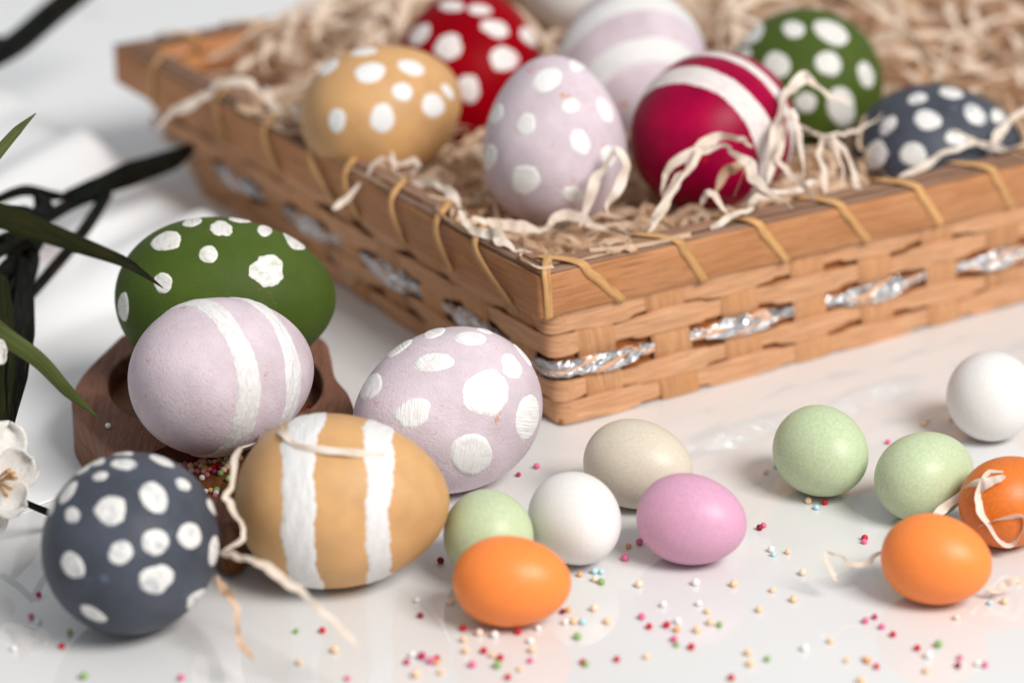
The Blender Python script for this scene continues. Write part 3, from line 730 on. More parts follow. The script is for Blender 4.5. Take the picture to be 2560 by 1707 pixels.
# ------------------------------------------------------------------ wooden tray
TRH, TRF = 1.62, 0.95
def tray():
    outl = [(300, 840), (215, 925), (185, 975), (180, 1014), (206, 1056), (236, 1086), (262, 1128), (330, 1190), (430, 1225), (505, 1265), (562, 1308), (608, 1290), (640, 1215), (690, 1120), (800, 1070), (880, 1040), (872, 985), (838, 940), (826, 883), (804, 844), (700, 800), (500, 780), (380, 800)]
    pts = [G(x, y, TRH) for x, y in outl]
    dn = spline([*pts, pts[0]], 160)[:-1]
    wells = []
    for cx_, cy_, rx, ry in ((455, 960, 185, 105), (545, 1168, 195, 76), (735, 960, 70, 70)):
        wells.append(np.array([G(cx_ + rx * math.cos(a), cy_ + ry * math.sin(a), TRH) for a in np.linspace(0, 2 * math.pi, 60, endpoint=False)]))
    t = thing('wooden_tray', (-8, 82, 0), 'scalloped dark wooden tray with carved wells under the lilac striped egg', 'tray')
    o3 = np.array([-8, 82, 0.0])
    def cur(name, loops, z0, z1, mat, bev):
        cu = bpy.data.curves.new(name, 'CURVE'); cu.dimensions = '2D'; cu.fill_mode = 'BOTH'
        for l in loops:
            sp = cu.splines.new('POLY'); sp.points.add(len(l) - 1); sp.use_cyclic_u = True
            for i, q in enumerate(l): sp.points[i].co = ((q[0] - o3[0]) * K, (q[1] - o3[1]) * K, 0, 1)
        cu.extrude = (z1 - z0) / 2 * K - bev * K; cu.bevel_depth = bev * K; cu.bevel_resolution = 3; cu.offset = -bev * K
        co = bpy.data.objects.new(name, cu); C.objects.link(co)
        dg = bpy.context.evaluated_depsgraph_get(); me = bpy.data.meshes.new_from_object(co.evaluated_get(dg)); bpy.data.objects.remove(co)
        n = len(me.vertices); vv = np.empty(n * 3); me.vertices.foreach_get('co', vv); vv = vv.reshape(-1, 3); vv[:, 2] += (z0 + z1) / 2 * K
        me.vertices.foreach_set('co', vv.ravel()); me.materials.clear(); me.materials.append(mat)
        for l in list(me.uv_layers): me.uv_layers.remove(l)
        ul = me.uv_layers.new(name='UVMap'); li = np.empty(len(me.loops), int); me.loops.foreach_get('vertex_index', li)
        q = vv / K; uv = np.stack([q[:, 1] * .9 + q[:, 0] * .1 + q[:, 2] * .3, q[:, 0] + q[:, 2] * .5], 1); ul.data.foreach_set('uv', uv[li].ravel())
        me.polygons.foreach_set('use_smooth', [False] * len(me.polygons))
        o = bpy.data.objects.new(name, me); C.objects.link(o); o.parent = t
        me.shade_smooth(); md = o.modifiers.new('edge', 'EDGE_SPLIT'); md.split_angle = 0.6
        return o
    cur('tray_top', [dn] + wells, TRF - 0.05, TRH, M_TRAY, 0.08)
    inner = [q for q in dn]
    cur('tray_base', [dn], 0.14, TRF, M_TRAYF, 0.05)
tray()

# ------------------------------------------------------------------ wood wool filling
def inside(x, y, h=4.5):
    d = np.array([x, y]) - RA; u = d @ UD; w_ = d @ WD; return u, w_
EUW = []
for e in EGGS:
    if e['z'] > 86 and e['z'] < 105:
        q = inside(e['c'][0], e['c'][1]); EUW.append((q[0], q[1], e['W'] * 0.62))
def fieldh(u, w_):
    h = 3.6 + 0.35 * math.sin(u * 0.55 + w_ * 0.3) + 0.3 * math.sin(w_ * 0.75 - u * 0.2 + 1)
    h += 1.1 * max(0, min(1, (u - 8) / 12)) * max(0, min(1, (w_ - 5) / 8))
    h += 2.0 * math.exp(-(((u - 10) / 6) ** 2 + ((w_ - 22) / 5) ** 2))
    h -= 1.3 * math.exp(-(((u - 16.5) / 4) ** 2 + ((w_ - 2.5) / 3) ** 2))
    for eu, ew, er in EUW: h -= 1.9 * math.exp(-((u - eu) ** 2 + (w_ - ew + 0.8) ** 2) / (er * er))
    h -= 1.9 * math.exp(-((u / 3.5) ** 2 + ((w_ - LL) / 5.5) ** 2))
    return h
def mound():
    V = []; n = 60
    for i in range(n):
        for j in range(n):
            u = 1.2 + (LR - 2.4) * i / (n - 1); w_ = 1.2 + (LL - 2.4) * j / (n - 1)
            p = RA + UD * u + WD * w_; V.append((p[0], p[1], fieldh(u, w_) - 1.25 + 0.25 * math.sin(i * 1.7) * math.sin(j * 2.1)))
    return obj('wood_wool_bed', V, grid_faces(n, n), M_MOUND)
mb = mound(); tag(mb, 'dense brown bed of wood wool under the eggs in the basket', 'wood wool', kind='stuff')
BE = [e for e in EGGS if e['z'] > 86]
BCc = np.array([e['c'] for e in BE]); BR = np.array([e['W'] / 2 * 1.04 for e in BE])
def push(p, m_=0.08):
    for e in BE:
        d = p - e['c']; L = np.linalg.norm(d)
        if L < e['L'] / 2 + 0.1:
            u = d / (L + 1e-9); r = ext(e, u) + m_
            if L < r: p = e['c'] + u * r
    return p
def kinky(pts, n):                                  # nearly straight runs with softened bends
    pts = np.array(pts); t = np.linspace(0, len(pts) - 1, n); i = np.minimum(t.astype(int), len(pts) - 2)
    lin = pts[i] + (pts[i + 1] - pts[i]) * (t - i)[:, None]; return lin * 0.6 + spline(pts, n) * 0.4
def fill():
    r = random.Random(11); V = []; Fc = []; V2 = []; F2 = []; UVa = []; UVb = []
    for q in range(2500):
        u = r.uniform(1.1, LR - 1.1); w_ = r.uniform(1.1, LL - 1.1)
        if 1400 < q <= 1800: u = r.uniform(1.2, 26); w_ = r.uniform(1.2, 7)
        near = 1.0 if (w_ < 6 and u < 20) or u < 5 else 0.0
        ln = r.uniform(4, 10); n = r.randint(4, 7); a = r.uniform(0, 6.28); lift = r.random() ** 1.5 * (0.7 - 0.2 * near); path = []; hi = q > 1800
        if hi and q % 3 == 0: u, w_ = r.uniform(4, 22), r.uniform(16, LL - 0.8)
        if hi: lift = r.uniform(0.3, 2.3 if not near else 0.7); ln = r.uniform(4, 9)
        bo = r.uniform(0.2, 1.3) * (1 - 0.5 * near)
        for i in range(n):
            a += r.gauss(0, 0.5)
            u += math.cos(a) * ln / n; w_ += math.sin(a) * ln / n
            u = min(max(u, 1.05), LR - 1.05); w_ = min(max(w_, 1.05), LL - 1.05)
            h = fieldh(u, w_) - 0.95 + lift + bo * math.sin(i / (n - 1) * math.pi) * (0.5 + lift * .3) + r.gauss(0, 0.16)
            p = RA + UD * u + WD * w_; p = np.array([p[0], p[1], h])
            path.append(push(p))
        path = [push(p) for p in kinky(path, 18)]
        v, f, _ = ribbon_geo(path, r.uniform(0.2, 0.38) if hi else r.uniform(0.13, 0.3), np.array([r.gauss(0, .5), r.gauss(0, .5), 1.0]), r.uniform(-1, 1), r.uniform(-2.2, 2.2), 0.18, 0.15, r)
        tone = r.random() * 20 + (100 if hi else 0); UVa += [(tone, 0)] * len(v); b = len(V); V += v; Fc += [tuple(i + b for i in ff) for ff in f]  # offset picks the painted-in lighter colours for the upper layer
    for q in range(820):                            # fine pale wisps just inside the near rims
        if q % 3: u, w_ = r.uniform(1.3, 24), r.uniform(1.3, 3.0 if q % 2 else 6.0)
        else: u, w_ = r.uniform(1.3, 3.0 if q % 2 else 6.0), r.uniform(1.3, 20)
        a = r.uniform(0, 6.28); n = r.randint(5, 8); path = []; top = r.uniform(0.1, 0.9) ** 1.3; ln = r.uniform(2.5, 6.5)
        for i in range(n):
            a += r.gauss(0, 0.9); u += math.cos(a) * ln / n; w_ += math.sin(a) * ln / n
            u = max(u, 1.15 if q % 9 else 0.1); w_ = max(w_, 1.15 if q % 9 else 0.1)
            h = 3.75 + top * math.sin(i / (n - 1) * math.pi) + r.gauss(0, 0.12)
            if u < 1.12 or w_ < 1.12: h = max(h, 5.1)
            p = RA + UD * u + WD * w_; path.append(push(np.array([p[0], p[1], h])))
        path = [push(p) for p in kinky(path, 18)]
        v, f, _ = ribbon_geo(path, r.uniform(0.10, 0.27), np.array([r.gauss(0, .6), -1 + r.gauss(0, .5), 1.0]), r.uniform(-1, 1), r.uniform(-2.5, 2.5), 0.15, 0.3, r)
        tone = r.random() * 20; UVb += [(tone, 0)] * len(v); b = len(V2); V2 += v; F2 += [tuple(i + b for i in ff) for ff in f]
    o = obj('pale_wood_wool', V2, F2, M_WISP, uv=UVb, smooth=False); tag(o, 'pale fine wisps of wood wool along the near basket rims', 'wood wool', kind='stuff')
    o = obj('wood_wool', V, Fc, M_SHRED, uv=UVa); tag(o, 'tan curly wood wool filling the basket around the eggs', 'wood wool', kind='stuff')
fill()

# ------------------------------------------------------------------ loose strands one can follow
def strand(k, pts, z, wd, label, group='single curled strands of wood wool', drape=None, mat=None, tw=(0.0, 0.6)):
    n = max(30, 9 * len(pts)); P_ = []
    for i, q in enumerate(pts):
        X, Y = cv(k, q[0], q[1]) if len(q) == 2 or not isinstance(q[0], str) else cv(q[0], q[1], q[2])
        if drape is not None:
            hit = None
            for e in drape:
                h = ray(e, X, Y)
                if h is not None and (hit is None or depth(h) < depth(hit)): hit = h
            p = hit + unit(CAM - hit) * 0.10 if hit is not None else None
            P_.append((X, Y, p))
        else:
            zz = z[0] + (z[1] - z[0]) * i / (len(pts) - 1) if hasattr(z, '__len__') else z
            P_.append((X, Y, P3(X, Y, zz)))
    if drape is not None:
        for i, (X, Y, p) in enumerate(P_):
            if p is None:
                h = z if not hasattr(z, '__len__') else z[0] + (z[1] - z[0]) * i / (len(pts) - 1)
                P_[i] = (X, Y, G(X, Y, h))
    cps = spline([p[2] for p in P_], max(5, int(2.4 * len(P_)))) ; cps[1:-1] += nr.normal(0, 0.03 if drape is None else 0.01, cps[1:-1].shape)
    n = 4 * len(cps); pth = kinky(cps, n)
    V, f, uv = ribbon_geo(pth, [wd * 1.1 * min(1, 0.35 + 6 * min(i, n - 1 - i) / n) for i in range(n)], CAM - pth[len(pth) // 2], tw[0], tw[1] + rng.choice((0.2, 0.8, -1.0)), 0.05, 0.42, None, 0.34)
    org = pth[0].copy()
    o = obj('wood_wool_strand', V, f, mat or M_STRAND, None, origin=org, uv=uv, smooth=False)
    md = o.modifiers.new('thickness', 'SOLIDIFY'); md.thickness = 0.008 * K; md.offset = 0
    tag(o, label, 'strand', group); return o
strand('f2', [(185, 1060), (205, 930), (240, 830), (370, 720), (550, 660), (720, 635), (810, 710), (930, 780), (965, 900), (1100, 1000), (1300, 1165)], (87.6, 87.0), 0.22, 'cream strand arching widely across the lower front of the magenta egg')
strand('f2', [(60, 1380), (150, 1230), (250, 1050), (370, 870), (470, 700), (560, 590), (700, 555), (860, 575), (960, 640)], (86.8, 88.0), 0.24, 'cream strand rising diagonally over the left half of the magenta egg')
strand('f2', [(1100, 900), (1140, 680), (1170, 420), (1230, 200), (1330, 110), (1410, 40), (1480, 110), (1600, 190), (1800, 280)], (88.2, 91.5), 0.28, 'tall cream strand bending from the magenta egg towards the green egg')
strand('f2', [(1090, 960), (1150, 770), (1220, 640), (1240, 460), (1290, 330), (1330, 440), (1370, 640), (1400, 900)], (88, 89), 0.16, 'narrow looped strand at the right side of the magenta egg')
strand('f2', [(1150, 720), (1200, 780), (1280, 870), (1390, 960), (1480, 1080)], (88, 88), 0.22, 'straight pale strand leaning down to the right beside the magenta egg')
strand('f2', [(1340, 440), (1450, 500), (1560, 540), (1700, 530), (1850, 490), (1980, 430), (2060, 350)], (89.5, 93), 0.10, 'thin strand bridging from the green egg to the dark blue egg')
strand('f2', [(1560, 540), (1530, 680), (1560, 860), (1590, 1090)], (90, 89.5), 0.20, 'leftmost of the three strands hanging below the basket green egg')
strand('f2', [(1590, 540), (1690, 700), (1720, 850), (1725, 1020)], (90, 89.5), 0.17, 'middle one of the three strands hanging below the basket green egg')
strand('f2', [(1640, 545), (1760, 700), (1830, 880), (1865, 1050)], (90, 89.8), 0.17, 'rightmost of the three strands hanging below the basket green egg')
strand('f2', [(1080, 1000), (1280, 1010), (1430, 960), (1570, 900)], (88, 89), 0.15, 'pale strand lying level just behind the rim below the magenta egg')
strand('f2', [(520, 1140), (560, 1040), (640, 1060), (750, 1210)], (87.5, 87), 0.17, 'small tent-shaped strand at the foot of the magenta egg')
strand('f2', [(640, 1030), (740, 850), (800, 825), (900, 810), (800, 1060)], (88, 87.5), 0.20, 'folded tan strand on the lower right of the magenta egg', mat=M_SHRED)
strand('f2', [(600, 1330), (800, 1220), (930, 1170), (980, 1080), (1120, 1060)], (86.6, 87.2), 0.22, 'wide cream strand touching the rim below the magenta egg')
strand('c2', [(1960, 1480), (2060, 1200), (2130, 1060), (2210, 985), (2262, 1080), (2200, 1250), (2130, 1350), (2180, 1450), (2320, 1540)], (87.2, 87), 0.27, 'cream strand folded into a tall loop on the right of the basket lilac spotted egg')
strand('c2', [(1230, 1440), (1330, 1480), (1450, 1470), (1600, 1490), (1720, 1500), (1800, 1425), (1930, 1410), (2060, 1470), (2300, 1550)], (87, 87.3), 0.22, 'wavy cream strand running under the upright lilac spotted egg')
strand('c2', [(860, 1190), (1000, 1200), (1110, 1260), (1180, 1350), (1225, 1450), ('c6', 930, 160), ('f4', 920, 385), ('f4', 1100, 405), ('f4', 1200, 500), ('f4', 1310, 560), ('f4', 1480, 620), ('f4', 1610, 745)][0:5] + [cvp for cvp in []], (91, 87.6), 0.26, 'crinkled cream strand hanging from the mustard spotted egg towards the rim')
strand('f4', [(780, 180), (860, 330), (930, 390), (1100, 405), (1200, 490), (1310, 560), (1480, 620), (1620, 750)], (86.5, 84.3), 0.25, 'cream strand trailing along the left rim to the near basket corner')
strand('f4', [(900, 250), (1050, 300), (1200, 340), (1350, 330), (1500, 360), (1650, 350), (1740, 260)], (86.3, 87.2), 0.25, 'broad cream strand lying just inside the near basket corner')
strand('c2', [(345, 1365), (430, 1300), (540, 1170), (620, 1060), (700, 1040), (770, 1130)], (90.5, 92), 0.17, 'thin strand hooked outward over the left rim below the mustard spotted egg')
strand('c2', [(385, 860), (430, 1020), (520, 1160), (600, 1230)], (93, 92), 0.15, 'thin upright strand against the left side of the mustard spotted egg')
strand('c2', [(50, 680), (150, 760), (200, 880), (300, 1000), (400, 1100), (500, 1160)], (96, 92.6), 0.36, 'wide pale strand lying along the left rim beside the mustard spotted egg')
strand('c2', [(-120, 560), (-40, 700), (20, 820), (110, 940)], (98, 95), 0.30, 'pale strand lying on the left rim behind the wide one')
strand('f3', [(30, 830), (140, 700), (280, 640), (420, 570), (500, 480), (620, 455), (760, 470), (860, 560), (960, 660), (1040, 800), (1120, 930)], (99, 96), 0.27, 'long pale strand bowed out over the far end of the left rim')
strand('c2', [(720, 930), (760, 1080), (860, 1040), (905, 1080), (860, 1130), (760, 1150)], (92.2, 92), 0.14, 'little looped strand at the foot of the mustard spotted egg')
strand('c3', [(2400, 590), (2300, 650), (2230, 720), (2180, 790)], (93, 92.5), 0.26, 'pale strand falling over the right end of the dark blue egg')
strand('c3', [(1630, 1010), (1780, 930), (1900, 860), (2020, 810), (2160, 790), (2370, 880)], (91, 92.5), 0.20, 'pale strand rising from the right rim across the dark blue egg')
strand('c3', [(1950, 730), (2060, 770), (2200, 830), (2380, 800)], (92.5, 93), 0.24, 'crumpled pale strand on the lower right of the dark blue egg')
strand('c3', [(560, 830), (520, 900), (380, 1100), (200, 1330)], (87.3, 86.2), 0.2, 'straight cream strand slanting down to the rim left of the magenta egg')
# on the table
TG = [E4, E2, E5]
strand('d1', [(1040, 752), (850, 742), (650, 722), (520, 690), (440, 612), (330, 655), (230, 712)], 1.0, 0.17, 'cream strand lying across the top of the mustard striped egg', drape=[E4, E2], tw=(0, 0.3))
strand('d1', [(230, 712), (192, 800), (172, 930), (150, 990), (190, 1060), (250, 1160), (225, 1230), (130, 1290)], (74.2, 73.0), 0.20, 'crooked cream strand hanging in the gap between the slate blue and mustard eggs')
strand('d1', [(110, 1300), (200, 1325), (300, 1340), (400, 1400), (520, 1490), (640, 1590), (760, 1700), (900, 1850)], (72.4, 70.0), 0.2, 'cream strand running from the slate blue egg down across the table foreground')
strand('f7', [(2090, 530), (2160, 660), (2250, 780), (2290, 1000), (2330, 1200), (2440, 1350)], (73.0, 70.6), 0.16, 'tan strand curling on the table right of the slate blue egg', mat=M_SHRED)
strand('d3', [(1400, 1150), (1540, 1040), (1700, 950), (1790, 915), (1865, 895)], 1.2, 0.28, 'flat cream strand across the top of the speckled burnt orange candy egg', drape=[s9], tw=(0, 0.2))
strand('d3', [(1850, 860), (1740, 870), (1690, 1000), (1700, 1100), (1760, 1210), (1850, 1330), (1920, 1325), (1985, 1170), (1850, 1160), (1690, 1215)], 1.0, 0.17, 'looping cream strand down the front of the speckled burnt orange candy egg', drape=[s9], tw=(0, 0.4))
strand('d3', [(1060, 1380), (960, 1460), (870, 1470), (760, 1410), (700, 1380), (700, 1430), (740, 1530), (765, 1570)], (75.6, 75.2), 0.13, 'pale strand poking out left of the smooth orange candy egg')
strand('d4', [(2060, 470), (2090, 530), (2160, 530), (2230, 490), (2350, 440)], (75.4, 75.4), 0.13, 'short pale strand poking out right of the smooth orange candy egg')

# ------------------------------------------------------------------ sugar beads
BC = {'red': srgb(196, 24, 44), 'darkred': srgb(142, 14, 34), 'pink': srgb(220, 110, 148), 'magenta': srgb(186, 40, 100), 'white': srgb(238, 236, 230), 'cream': srgb(238, 214, 192),
      'peach': srgb(240, 202, 164), 'orange': srgb(226, 170, 118), 'green': srgb(140, 174, 108), 'blue': srgb(178, 216, 226)}
BM = {k: candy('sugar_bead_' + k, c, 0.02, 0.5) for k, c in BC.items()}
NAMES = {'red': 'red', 'darkred': 'dark red', 'pink': 'pink', 'magenta': 'magenta', 'white': 'white', 'cream': 'cream', 'peach': 'peach', 'orange': 'pale orange', 'green': 'green', 'blue': 'pale blue'}
LAND = [(E5, 'slate blue spotted egg'), (E4, 'mustard striped egg'), (E3, 'lilac spotted egg'), (s2, 'front orange candy egg'), (s3, 'left white candy egg'), (s4, 'greyish beige candy egg'), (s5, 'pink candy egg'),
        (s6, 'lone pale green candy egg'), (s7, 'second pale green candy egg'), (s8, 'far white candy egg'), (s10, 'smooth orange candy egg')]
bead_me = {}
def bead_mesh(c):
    if c not in bead_me:
        V = []; n, m_ = 10, 14
        for i in range(n + 1):
            for j in range(m_):
                a = math.pi * i / n; b = 2 * math.pi * j / m_
                V.append(0.095 * K * np.array([math.sin(a) * math.cos(b), math.sin(a) * math.sin(b), math.cos(a) * 0.95]))
        fc = [(i * m_ + j, (i + 1) * m_ + j, (i + 1) * m_ + (j + 1) % m_, i * m_ + (j + 1) % m_) for i in range(n) for j in range(m_)]
        me = bpy.data.meshes.new('sugar_bead_' + c); me.from_pydata([tuple(v) for v in V], [], fc); me.shade_smooth(); me.materials.append(BM[c]); bead_me[c] = me
    return bead_me[c]
def bead(k, col, x, y, h=0.0, where=None):
    X, Y = cv(k, x, y); s = rng.uniform(0.78, 1.14); p = G(X, Y, h + 0.08 * s)
    o = bpy.data.objects.new('sugar_bead', bead_mesh(col)); C.objects.link(o); o.location = p * K; o.scale = (s, s * rng.uniform(.93, 1.05), s)
    o.rotation_euler = (rng.uniform(0, 3), rng.uniform(0, 3), 0)
    if where is None:
        e, nm = min(LAND, key=lambda q: (q[0]['c'][0] - p[0]) ** 2 + (q[0]['c'][1] - p[1]) ** 2)
        dx, dy = p[0] - e['c'][0], p[1] - e['c'][1]
        rel = ('in front of' if dy < 0 else 'behind') if abs(dy) > abs(dx) else ('right of' if dx > 0 else 'left of')
        BEADS.append((col, '%s the %s' % (rel, nm), math.hypot(dx, dy), o, True))
    else: BEADS.append((col, where, X, o, False))
BEADS = []
ORD = ['', 'second ', 'third ', 'fourth ', 'fifth ', 'sixth ', 'seventh ', 'eighth ', 'ninth ', 'tenth ', 'eleventh ', 'twelfth ', 'thirteenth ', 'fourteenth ']
def name_beads():
    gr = {}
    for b in BEADS: gr.setdefault((NAMES[b[0]], b[1], b[4]), []).append(b)
    for (c, wh, on), l in gr.items():
        l.sort(key=lambda b: b[2])
        for i, b in enumerate(l):
            if len(l) == 1: t = 'the only %s sugar bead %s' % (c, wh)
            elif on: t = '%s sugar bead %s, %snearest to it' % (c, wh, ORD[i])
            else: t = '%s%s sugar bead from the left %s' % (ORD[i] if i else 'first ', c, wh)
            tag(b[3], t, 'sprinkle', 'sugar beads scattered around the eggs')
R_, D_, I_, A_, W_, Cc, E_, O_, N_, U_ = 'red', 'darkred', 'pink', 'magenta', 'white', 'cream', 'peach', 'orange', 'green', 'blue'
LISTS = {
 'f6': [(D_, 790, 78), (W_, 560, 470), (Cc, 880, 480), (D_, 592, 617), (R_, 1010, 738), (Cc, 1170, 785), (W_, 1320, 805), (R_, 1550, 775), (W_, 1745, 740), (W_, 1670, 865), (E_, 1020, 850), (E_, 1040, 960), (R_, 1213, 960), (R_, 1375, 1028),
        (I_, 1100, 1095), (N_, 1345, 1100), (R_, 1450, 1218), (E_, 1570, 1140), (I_, 1670, 1055), (E_, 1690, 950), (A_, 457, 1070), (A_, 605, 1012), (I_, 695, 1058), (R_, 755, 1035), (O_, 750, 1075), (W_, 510, 1000), (E_, 550, 1190), (E_, 795, 1170),
        (D_, 1985, 578), (O_, 2040, 560), (U_, 2182, 675), (W_, 2010, 680), (E_, 2095, 670), (N_, 2130, 820), (Cc, 2295, 545), (R_, 2185, 1070), (N_, 2215, 1092), (E_, 1300, 1005)],
 'd2': [(A_, 657, 412), (I_, 758, 365), (O_, 1267, 807), (I_, 1328, 784), (I_, 1248, 872), (U_, 1078, 946), (U_, 1117, 950), (O_, 998, 965), (N_, 1117, 1005), (Cc, 1080, 990), (Cc, 1325, 1018), (W_, 1640, 1008), (E_, 1850, 1016),
        (W_, 1460, 1130), (W_, 1657, 1125), (E_, 1705, 1168), (I_, 1340, 1197), (R_, 1381, 1252), (R_, 1478, 1243), (W_, 1540, 1222), (O_, 1535, 1268), (E_, 1648, 1270), (E_, 1720, 1228), (N_, 1772, 1242), (I_, 1520, 1322), (N_, 1533, 1353),
        (R_, 1615, 1364), (R_, 1202, 1433), (E_, 1366, 1418), (R_, 1836, 1535), (E_, 1150, 1222)],
 'd3': [(Cc, 300, 858), (U_, 366, 822), (E_, 577, 1048), (R_, 685, 1057), (U_, 630, 1092), (D_, 258, 1223), (I_, 285, 1208), (R_, 945, 1290), (I_, 943, 1315), (W_, 335, 1365), (U_, 348, 1398), (E_, 445, 1380), (Cc, 540, 1515), (I_, 1098, 665), (W_, 1357, 517), (E_, 1332, 545), (E_, 1510, 517), (E_, 1560, 1490)][:17],
 'd4': [(E_, 107, 490), (E_, 405, 537), (E_, 570, 607), (E_, 303, 687), (I_, 1125, 775), (A_, 1197, 745), (I_, 1252, 820), (R_, 1338, 880), (R_, 1527, 985), (N_, 1690, 955), (W_, 1615, 1040), (I_, 1855, 1060), (D_, 1840, 1120), (W_, 1995, 1105), (I_, 2050, 1115),
        (R_, 1210, 1127), (E_, 1125, 1065), (O_, 1145, 1085), (E_, 983, 1080), (E_, 1600, 1160), (E_, 1095, 1235), (N_, 367, 1070), (E_, 220, 1020), (E_, 235, 1105), (W_, 655, 985), (E_, 855, 930), (E_, 2208, 495), (E_, 2310, 465), (U_, 2088, 637), (E_, 2203, 625), (Cc, 1830, 750)],
 'f7': [(A_, 372, 713), (I_, 297, 922), (W_, 370, 970), (N_, 668, 1075), (R_, 594, 1208), (W_, 135, 1235), (N_, 812, 1495), (I_, 1747, 1510)],
 'c5': [(R_, 1787, 1273), (N_, 1643, 1277), (E_, 1857, 1380), (E_, 1660, 1450), (I_, 1927, 1540)]}
for k, l in LISTS.items():
    for c, x, y in l: bead(k, c, x, y)
bead('c5', W_, 600, 142, TRH, 'alone on the left lobe of the wooden tray')
for c, x, y in [(I_, 870, 800), (I_, 905, 770), (A_, 965, 775), (U_, 962, 812), (A_, 972, 862)]: bead('d5', c, x, y, TRF, 'in the small tray group')
for c, x, y in [(I_, 1185, 935), (A_, 1225, 948), (I_, 1275, 900), (O_, 1285, 935), (D_, 1300, 960), (D_, 1290, 990), (E_, 1280, 1040), (E_, 1290, 1080), (I_, 1225, 1025), (O_, 1175, 1030), (O_, 1335, 1020), (E_, 1372, 996), (O_, 1410, 1005), (E_, 1465, 1000),
                (E_, 1385, 1040), (O_, 1425, 1060), (O_, 1465, 1070), (I_, 1345, 1085), (O_, 1405, 1090), (I_, 1440, 1120), (W_, 1392, 1150), (I_, 1385, 950), (I_, 1420, 970), (D_, 1490, 950), (O_, 1563, 985), (E_, 1635, 970), (R_, 1500, 1040), (R_, 1548, 1022), (D_, 1565, 1052),
                (A_, 1510, 1090), (N_, 1572, 1105), (E_, 1605, 1072), (E_, 1640, 1040), (Cc, 1660, 1008), (N_, 1605, 1010), (U_, 1718, 985), (O_, 1765, 950), (N_, 1655, 1162), (D_, 1140, 930), (I_, 1450, 930), (A_, 1330, 925), (E_, 1520, 1000)]:
    bead('d5', c, x, y, TRF, 'in the tray heap')
for c, x, y in [(W_, 1425, 1285), (O_, 1475, 1275), (N_, 1535, 1272), (W_, 1530, 1300), (I_, 1520, 1330), (A_, 1465, 1360), (R_, 1520, 1385)]: bead('d5', c, x, y, TRF, 'between the slate blue and mustard eggs')
for c, x, y in [(D_, 640, 455), (I_, 600, 470), (U_, 648, 478), (R_, 625, 500), (D_, 610, 440)]: bead('d1', c, x + 10, y + 42, TRF, 'behind the mustard striped egg')

name_beads()
# ------------------------------------------------------------------ artificial flower branches
def blade(k, pts, z, widths, mat, parent, fold=0.35, tw=(0, 0), name='leaf', thick=0.03):
    P_ = []
    for i, q in enumerate(pts):
        X, Y = cv(k, *q); zz = z[0] + (z[1] - z[0]) * i / (len(pts) - 1); P_.append(P3(X, Y, zz))
    n = 40; pth = spline(P_, n); sc = CR[k][2]; wi = np.interp(np.linspace(0, 1, n), np.linspace(0, 1, len(widths)), widths)
    wd = [max(0.01, w_ / sc * depth(pth[i]) / F) for i, w_ in enumerate(wi)]
    V, f, uv = ribbon_geo(pth, wd, CAM - pth[n // 2], tw[0], tw[1], fold, 0.02, None, 0.02)
    o = obj(name, V, f, mat, parent, uv=uv); md = o.modifiers.new('thickness', 'SOLIDIFY'); md.thickness = thick * K; md.offset = 0
    return o
def rod(k, pts, z, r0, r1, mat, parent, name='stem'):
    P_ = []
    for i, q in enumerate(pts):
        X, Y = cv(k, *q); zz = z[0] + (z[1] - z[0]) * i / (len(pts) - 1); P_.append(P3(X, Y, zz))
    n = 30; V, f, uv = tube_geo(spline(P_, n), np.linspace(r0, r1, n), 8); return obj(name, V, f, mat, parent, uv=uv)
a = P3(-20, 1230, 78.5)
fl = thing('flower_branch', (a[0], a[1], 0), 'artificial branch with white blossom and long olive leaves at the left edge', 'artificial flower')
blade('f5', [(-300, 470), (0, 545), (400, 690), (800, 840), (1200, 990), (1400, 1110), (1600, 1255)], (71, 79.2), [290, 265, 225, 165, 108, 62, 4], M_LEAF, fl)
blade('P', [(-60, 410), (0, 345), (40, 300), (82, 261)], (78, 82), [40, 26, 20, 2], M_LEAFO, fl)
blade('g', [(-150, -30), (0, 85), (250, 260), (450, 470), (645, 640)], (76, 78.5), [150, 130, 105, 78, 6], M_LEAFO, fl)
blade('g', [(150, -420), (160, -150), (150, 50), (110, 350), (60, 740)], (88, 80), [60, 130, 170, 160, 40], M_LEAFD, fl, tw=(0.2, 0.5))
blade('g', [(20, -300), (40, 0), (40, 350), (10, 700)], (85, 80), [60, 120, 120, 60], M_LEAF, fl, tw=(0.5, 0.2))
rod('g', [(170, 1195), (240, 1225), (330, 1260), (420, 1290)], (77.6, 79), 0.09, 0.1, M_LEAFD, fl)
rod('g', [(-30, 1080), (80, 1150), (170, 1195)], (78.8, 77.6), 0.09, 0.09, M_LEAFD, fl)
def petal(k, c, tip, wpx, z, parent, mat=M_PETAL, cup=0.25, ztip=0):
    A = P3(*cv(k, *c), z); B = P3(*cv(k, *tip), z + ztip); d = B - A; L = np.linalg.norm(d); t = d / L; nrm = unit(CAM - A); s = unit(np.cross(t, nrm)); nrm = np.cross(s, t)
    wd = wpx / CR[k][2] * z / F / 2; V = []; UV = []; n, m_ = 18, 13; ph = rng.uniform(0, 6)
    for i in range(n):
        u = i / (n - 1); pw = wd * max(0.03, (4 * (u ** 1.35) * (1 - u ** 1.35)) ** 0.42)
        for j in range(m_):
            v = 2 * j / (m_ - 1) - 1
            h = cup * wd * (v * v) + 0.10 * wd * math.sin(v * 5 + ph + u * 3) * u + cup * L * (u - .45) ** 2
            V.append(A + t * L * (u + 0.04 * math.sin(v * 6 + ph) * (u > .8)) + s * pw * v + nrm * h); UV.append((u, v))
    o = obj('petal', V, grid_faces(n, m_), mat, parent, uv=UV); md = o.modifiers.new('thickness', 'SOLIDIFY'); md.thickness = 0.02 * K
    return o
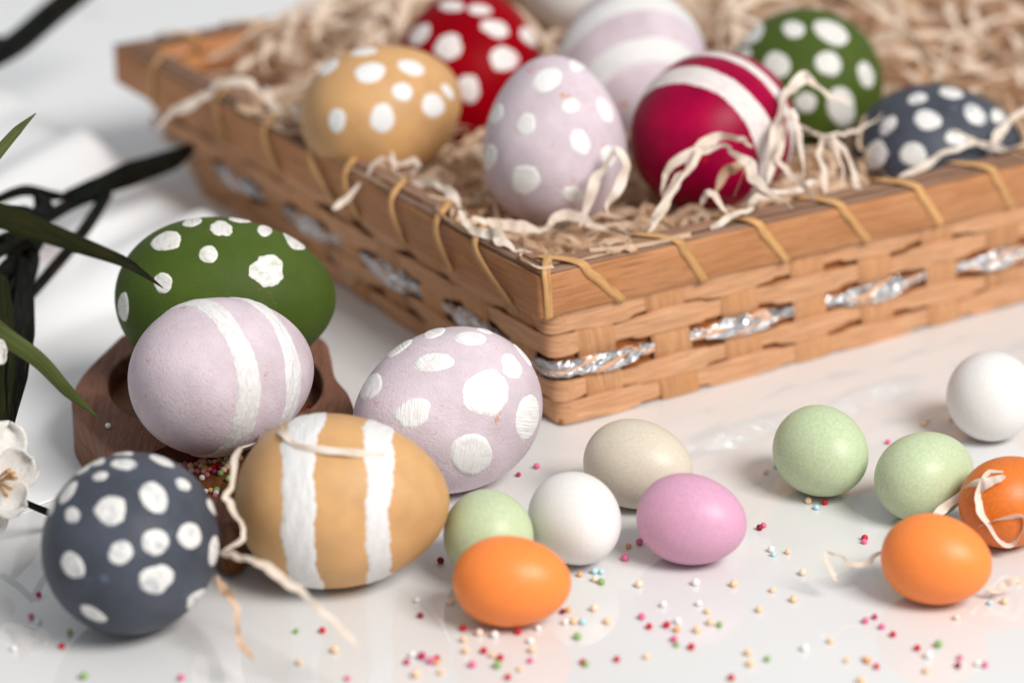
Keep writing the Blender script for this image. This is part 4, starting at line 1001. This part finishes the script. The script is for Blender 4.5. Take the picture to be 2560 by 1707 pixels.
petal('g', (-30, 1060), (60, 680), 300, 77.5, fl, ztip=0.5)
petal('g', (-20, 1060), (222, 900), 290, 77.2, fl)
petal('g', (-20, 1100), (175, 1235), 270, 77.0, fl, ztip=-0.4)
petal('g', (-40, 1110), (-60, 1400), 220, 77.2, fl)
petal('g', (-50, 1060), (-300, 960), 220, 77.4, fl)
petal('g', (-60, 215), (48, 200), 170, 76.5, fl)
for (x0, y0, x1, y1) in ((-10, 1050, 105, 1035), (-10, 1060, 90, 1000), (-10, 1070, 70, 1105), (-15, 1080, 40, 1150), (-15, 1040, 60, 980)):
    rod('g', [(x0, y0), ((x0 + x1) / 2, (y0 + y1) / 2 - 8), (x1, y1)], (77.0, 76.3), 0.03, 0.06, M_STAMEN, fl, 'stamen')
a = P3(150, 620, 95)
bk = thing('dark_branch', (a[0], a[1], 0), 'blurred blackish green branch with thin stems lying on the cloth left of the basket', 'artificial plant')
blade('f5', [(1900, -140), (1700, -10), (1300, 130), (900, 280), (640, 340)], (101, 94), [90, 200, 250, 190, 80], M_LEAFD, bk, fold=0.2)
rod('f5', [(1050, 300), (700, 430), (400, 600), (100, 760), (-200, 900)], (95.5, 90), 0.22, 0.24, M_LEAFD, bk)
rod('f5', [(1040, 340), (900, 580), (700, 850), (480, 1110), (270, 1350)], (95.5, 88.5), 0.22, 0.17, M_LEAFD, bk)
blade('f5', [(-150, 480), (0, 380), (250, 300), (500, 350), (720, 360)], (90, 94), [70, 90, 110, 110, 40], M_LEAFD, bk, fold=0.2)
blade('f5', [(350, 330), (420, 480), (330, 700), (150, 900)], (92, 88), [60, 230, 200, 80], M_LEAFD, bk, fold=0.2)
blade('f5', [(-100, 1000), (60, 860), (250, 760), (400, 700)], (86, 90), [40, 120, 120, 30], M_LEAFD, bk, fold=0.2)
blade('f5', [(-100, 1180), (80, 1040), (260, 900), (420, 820)], (86, 90), [60, 150, 120, 30], M_LEAFD, bk, fold=0.2)
blade('f5', [(300, 800), (320, 950), (250, 1150), (60, 1350)], (90, 86), [40, 140, 190, 160], M_LEAFD, bk, fold=0.2)
for pts, wl in (([(-120, 620), (60, 560), (240, 520), (430, 560)], [60, 150, 150, 40]), ([(120, 520), (160, 700), (150, 900), (60, 1100)], [60, 170, 180, 60]), ([(430, 640), (360, 800), (220, 960), (20, 1080)], [50, 150, 150, 50]),
                ([(240, 900), (230, 1080), (190, 1250), (120, 1500)], [60, 150, 190, 120]), ([(-60, 1250), (60, 1150), (160, 1000), (300, 860)], [50, 130, 120, 30]), ([(-80, 800), (80, 760), (240, 800), (380, 900)], [60, 140, 120, 30]), ([(0, 1100), (30, 1250), (40, 1420), (20, 1600)], [60, 180, 190, 120])):
    blade('f5', pts, (91, 88), wl, M_LEAFD, bk, fold=0.25)
a = P3(80, 60, 112)
tp = thing('bare_branch', (a[0], a[1], 0), 'thick blurred dark stem crossing the top left corner of the photo', 'artificial plant')
rod('c1', [(-500, 640), (-150, 430), (100, 290), (350, 80), (640, -150), (900, -320)], (100, 112), 0.42, 0.5, M_LEAFD, tp)
blade('c1', [(-300, 200), (0, 300), (200, 240), (420, 60)], (104, 110), [60, 130, 120, 30], M_LEAFD, tp, fold=0.2)

for o in bpy.data.objects:
    if '_o' in o: del o['_o']
print('tris', sum(len(o.data.polygons) for o in bpy.data.objects if o.type == 'MESH') * 2)
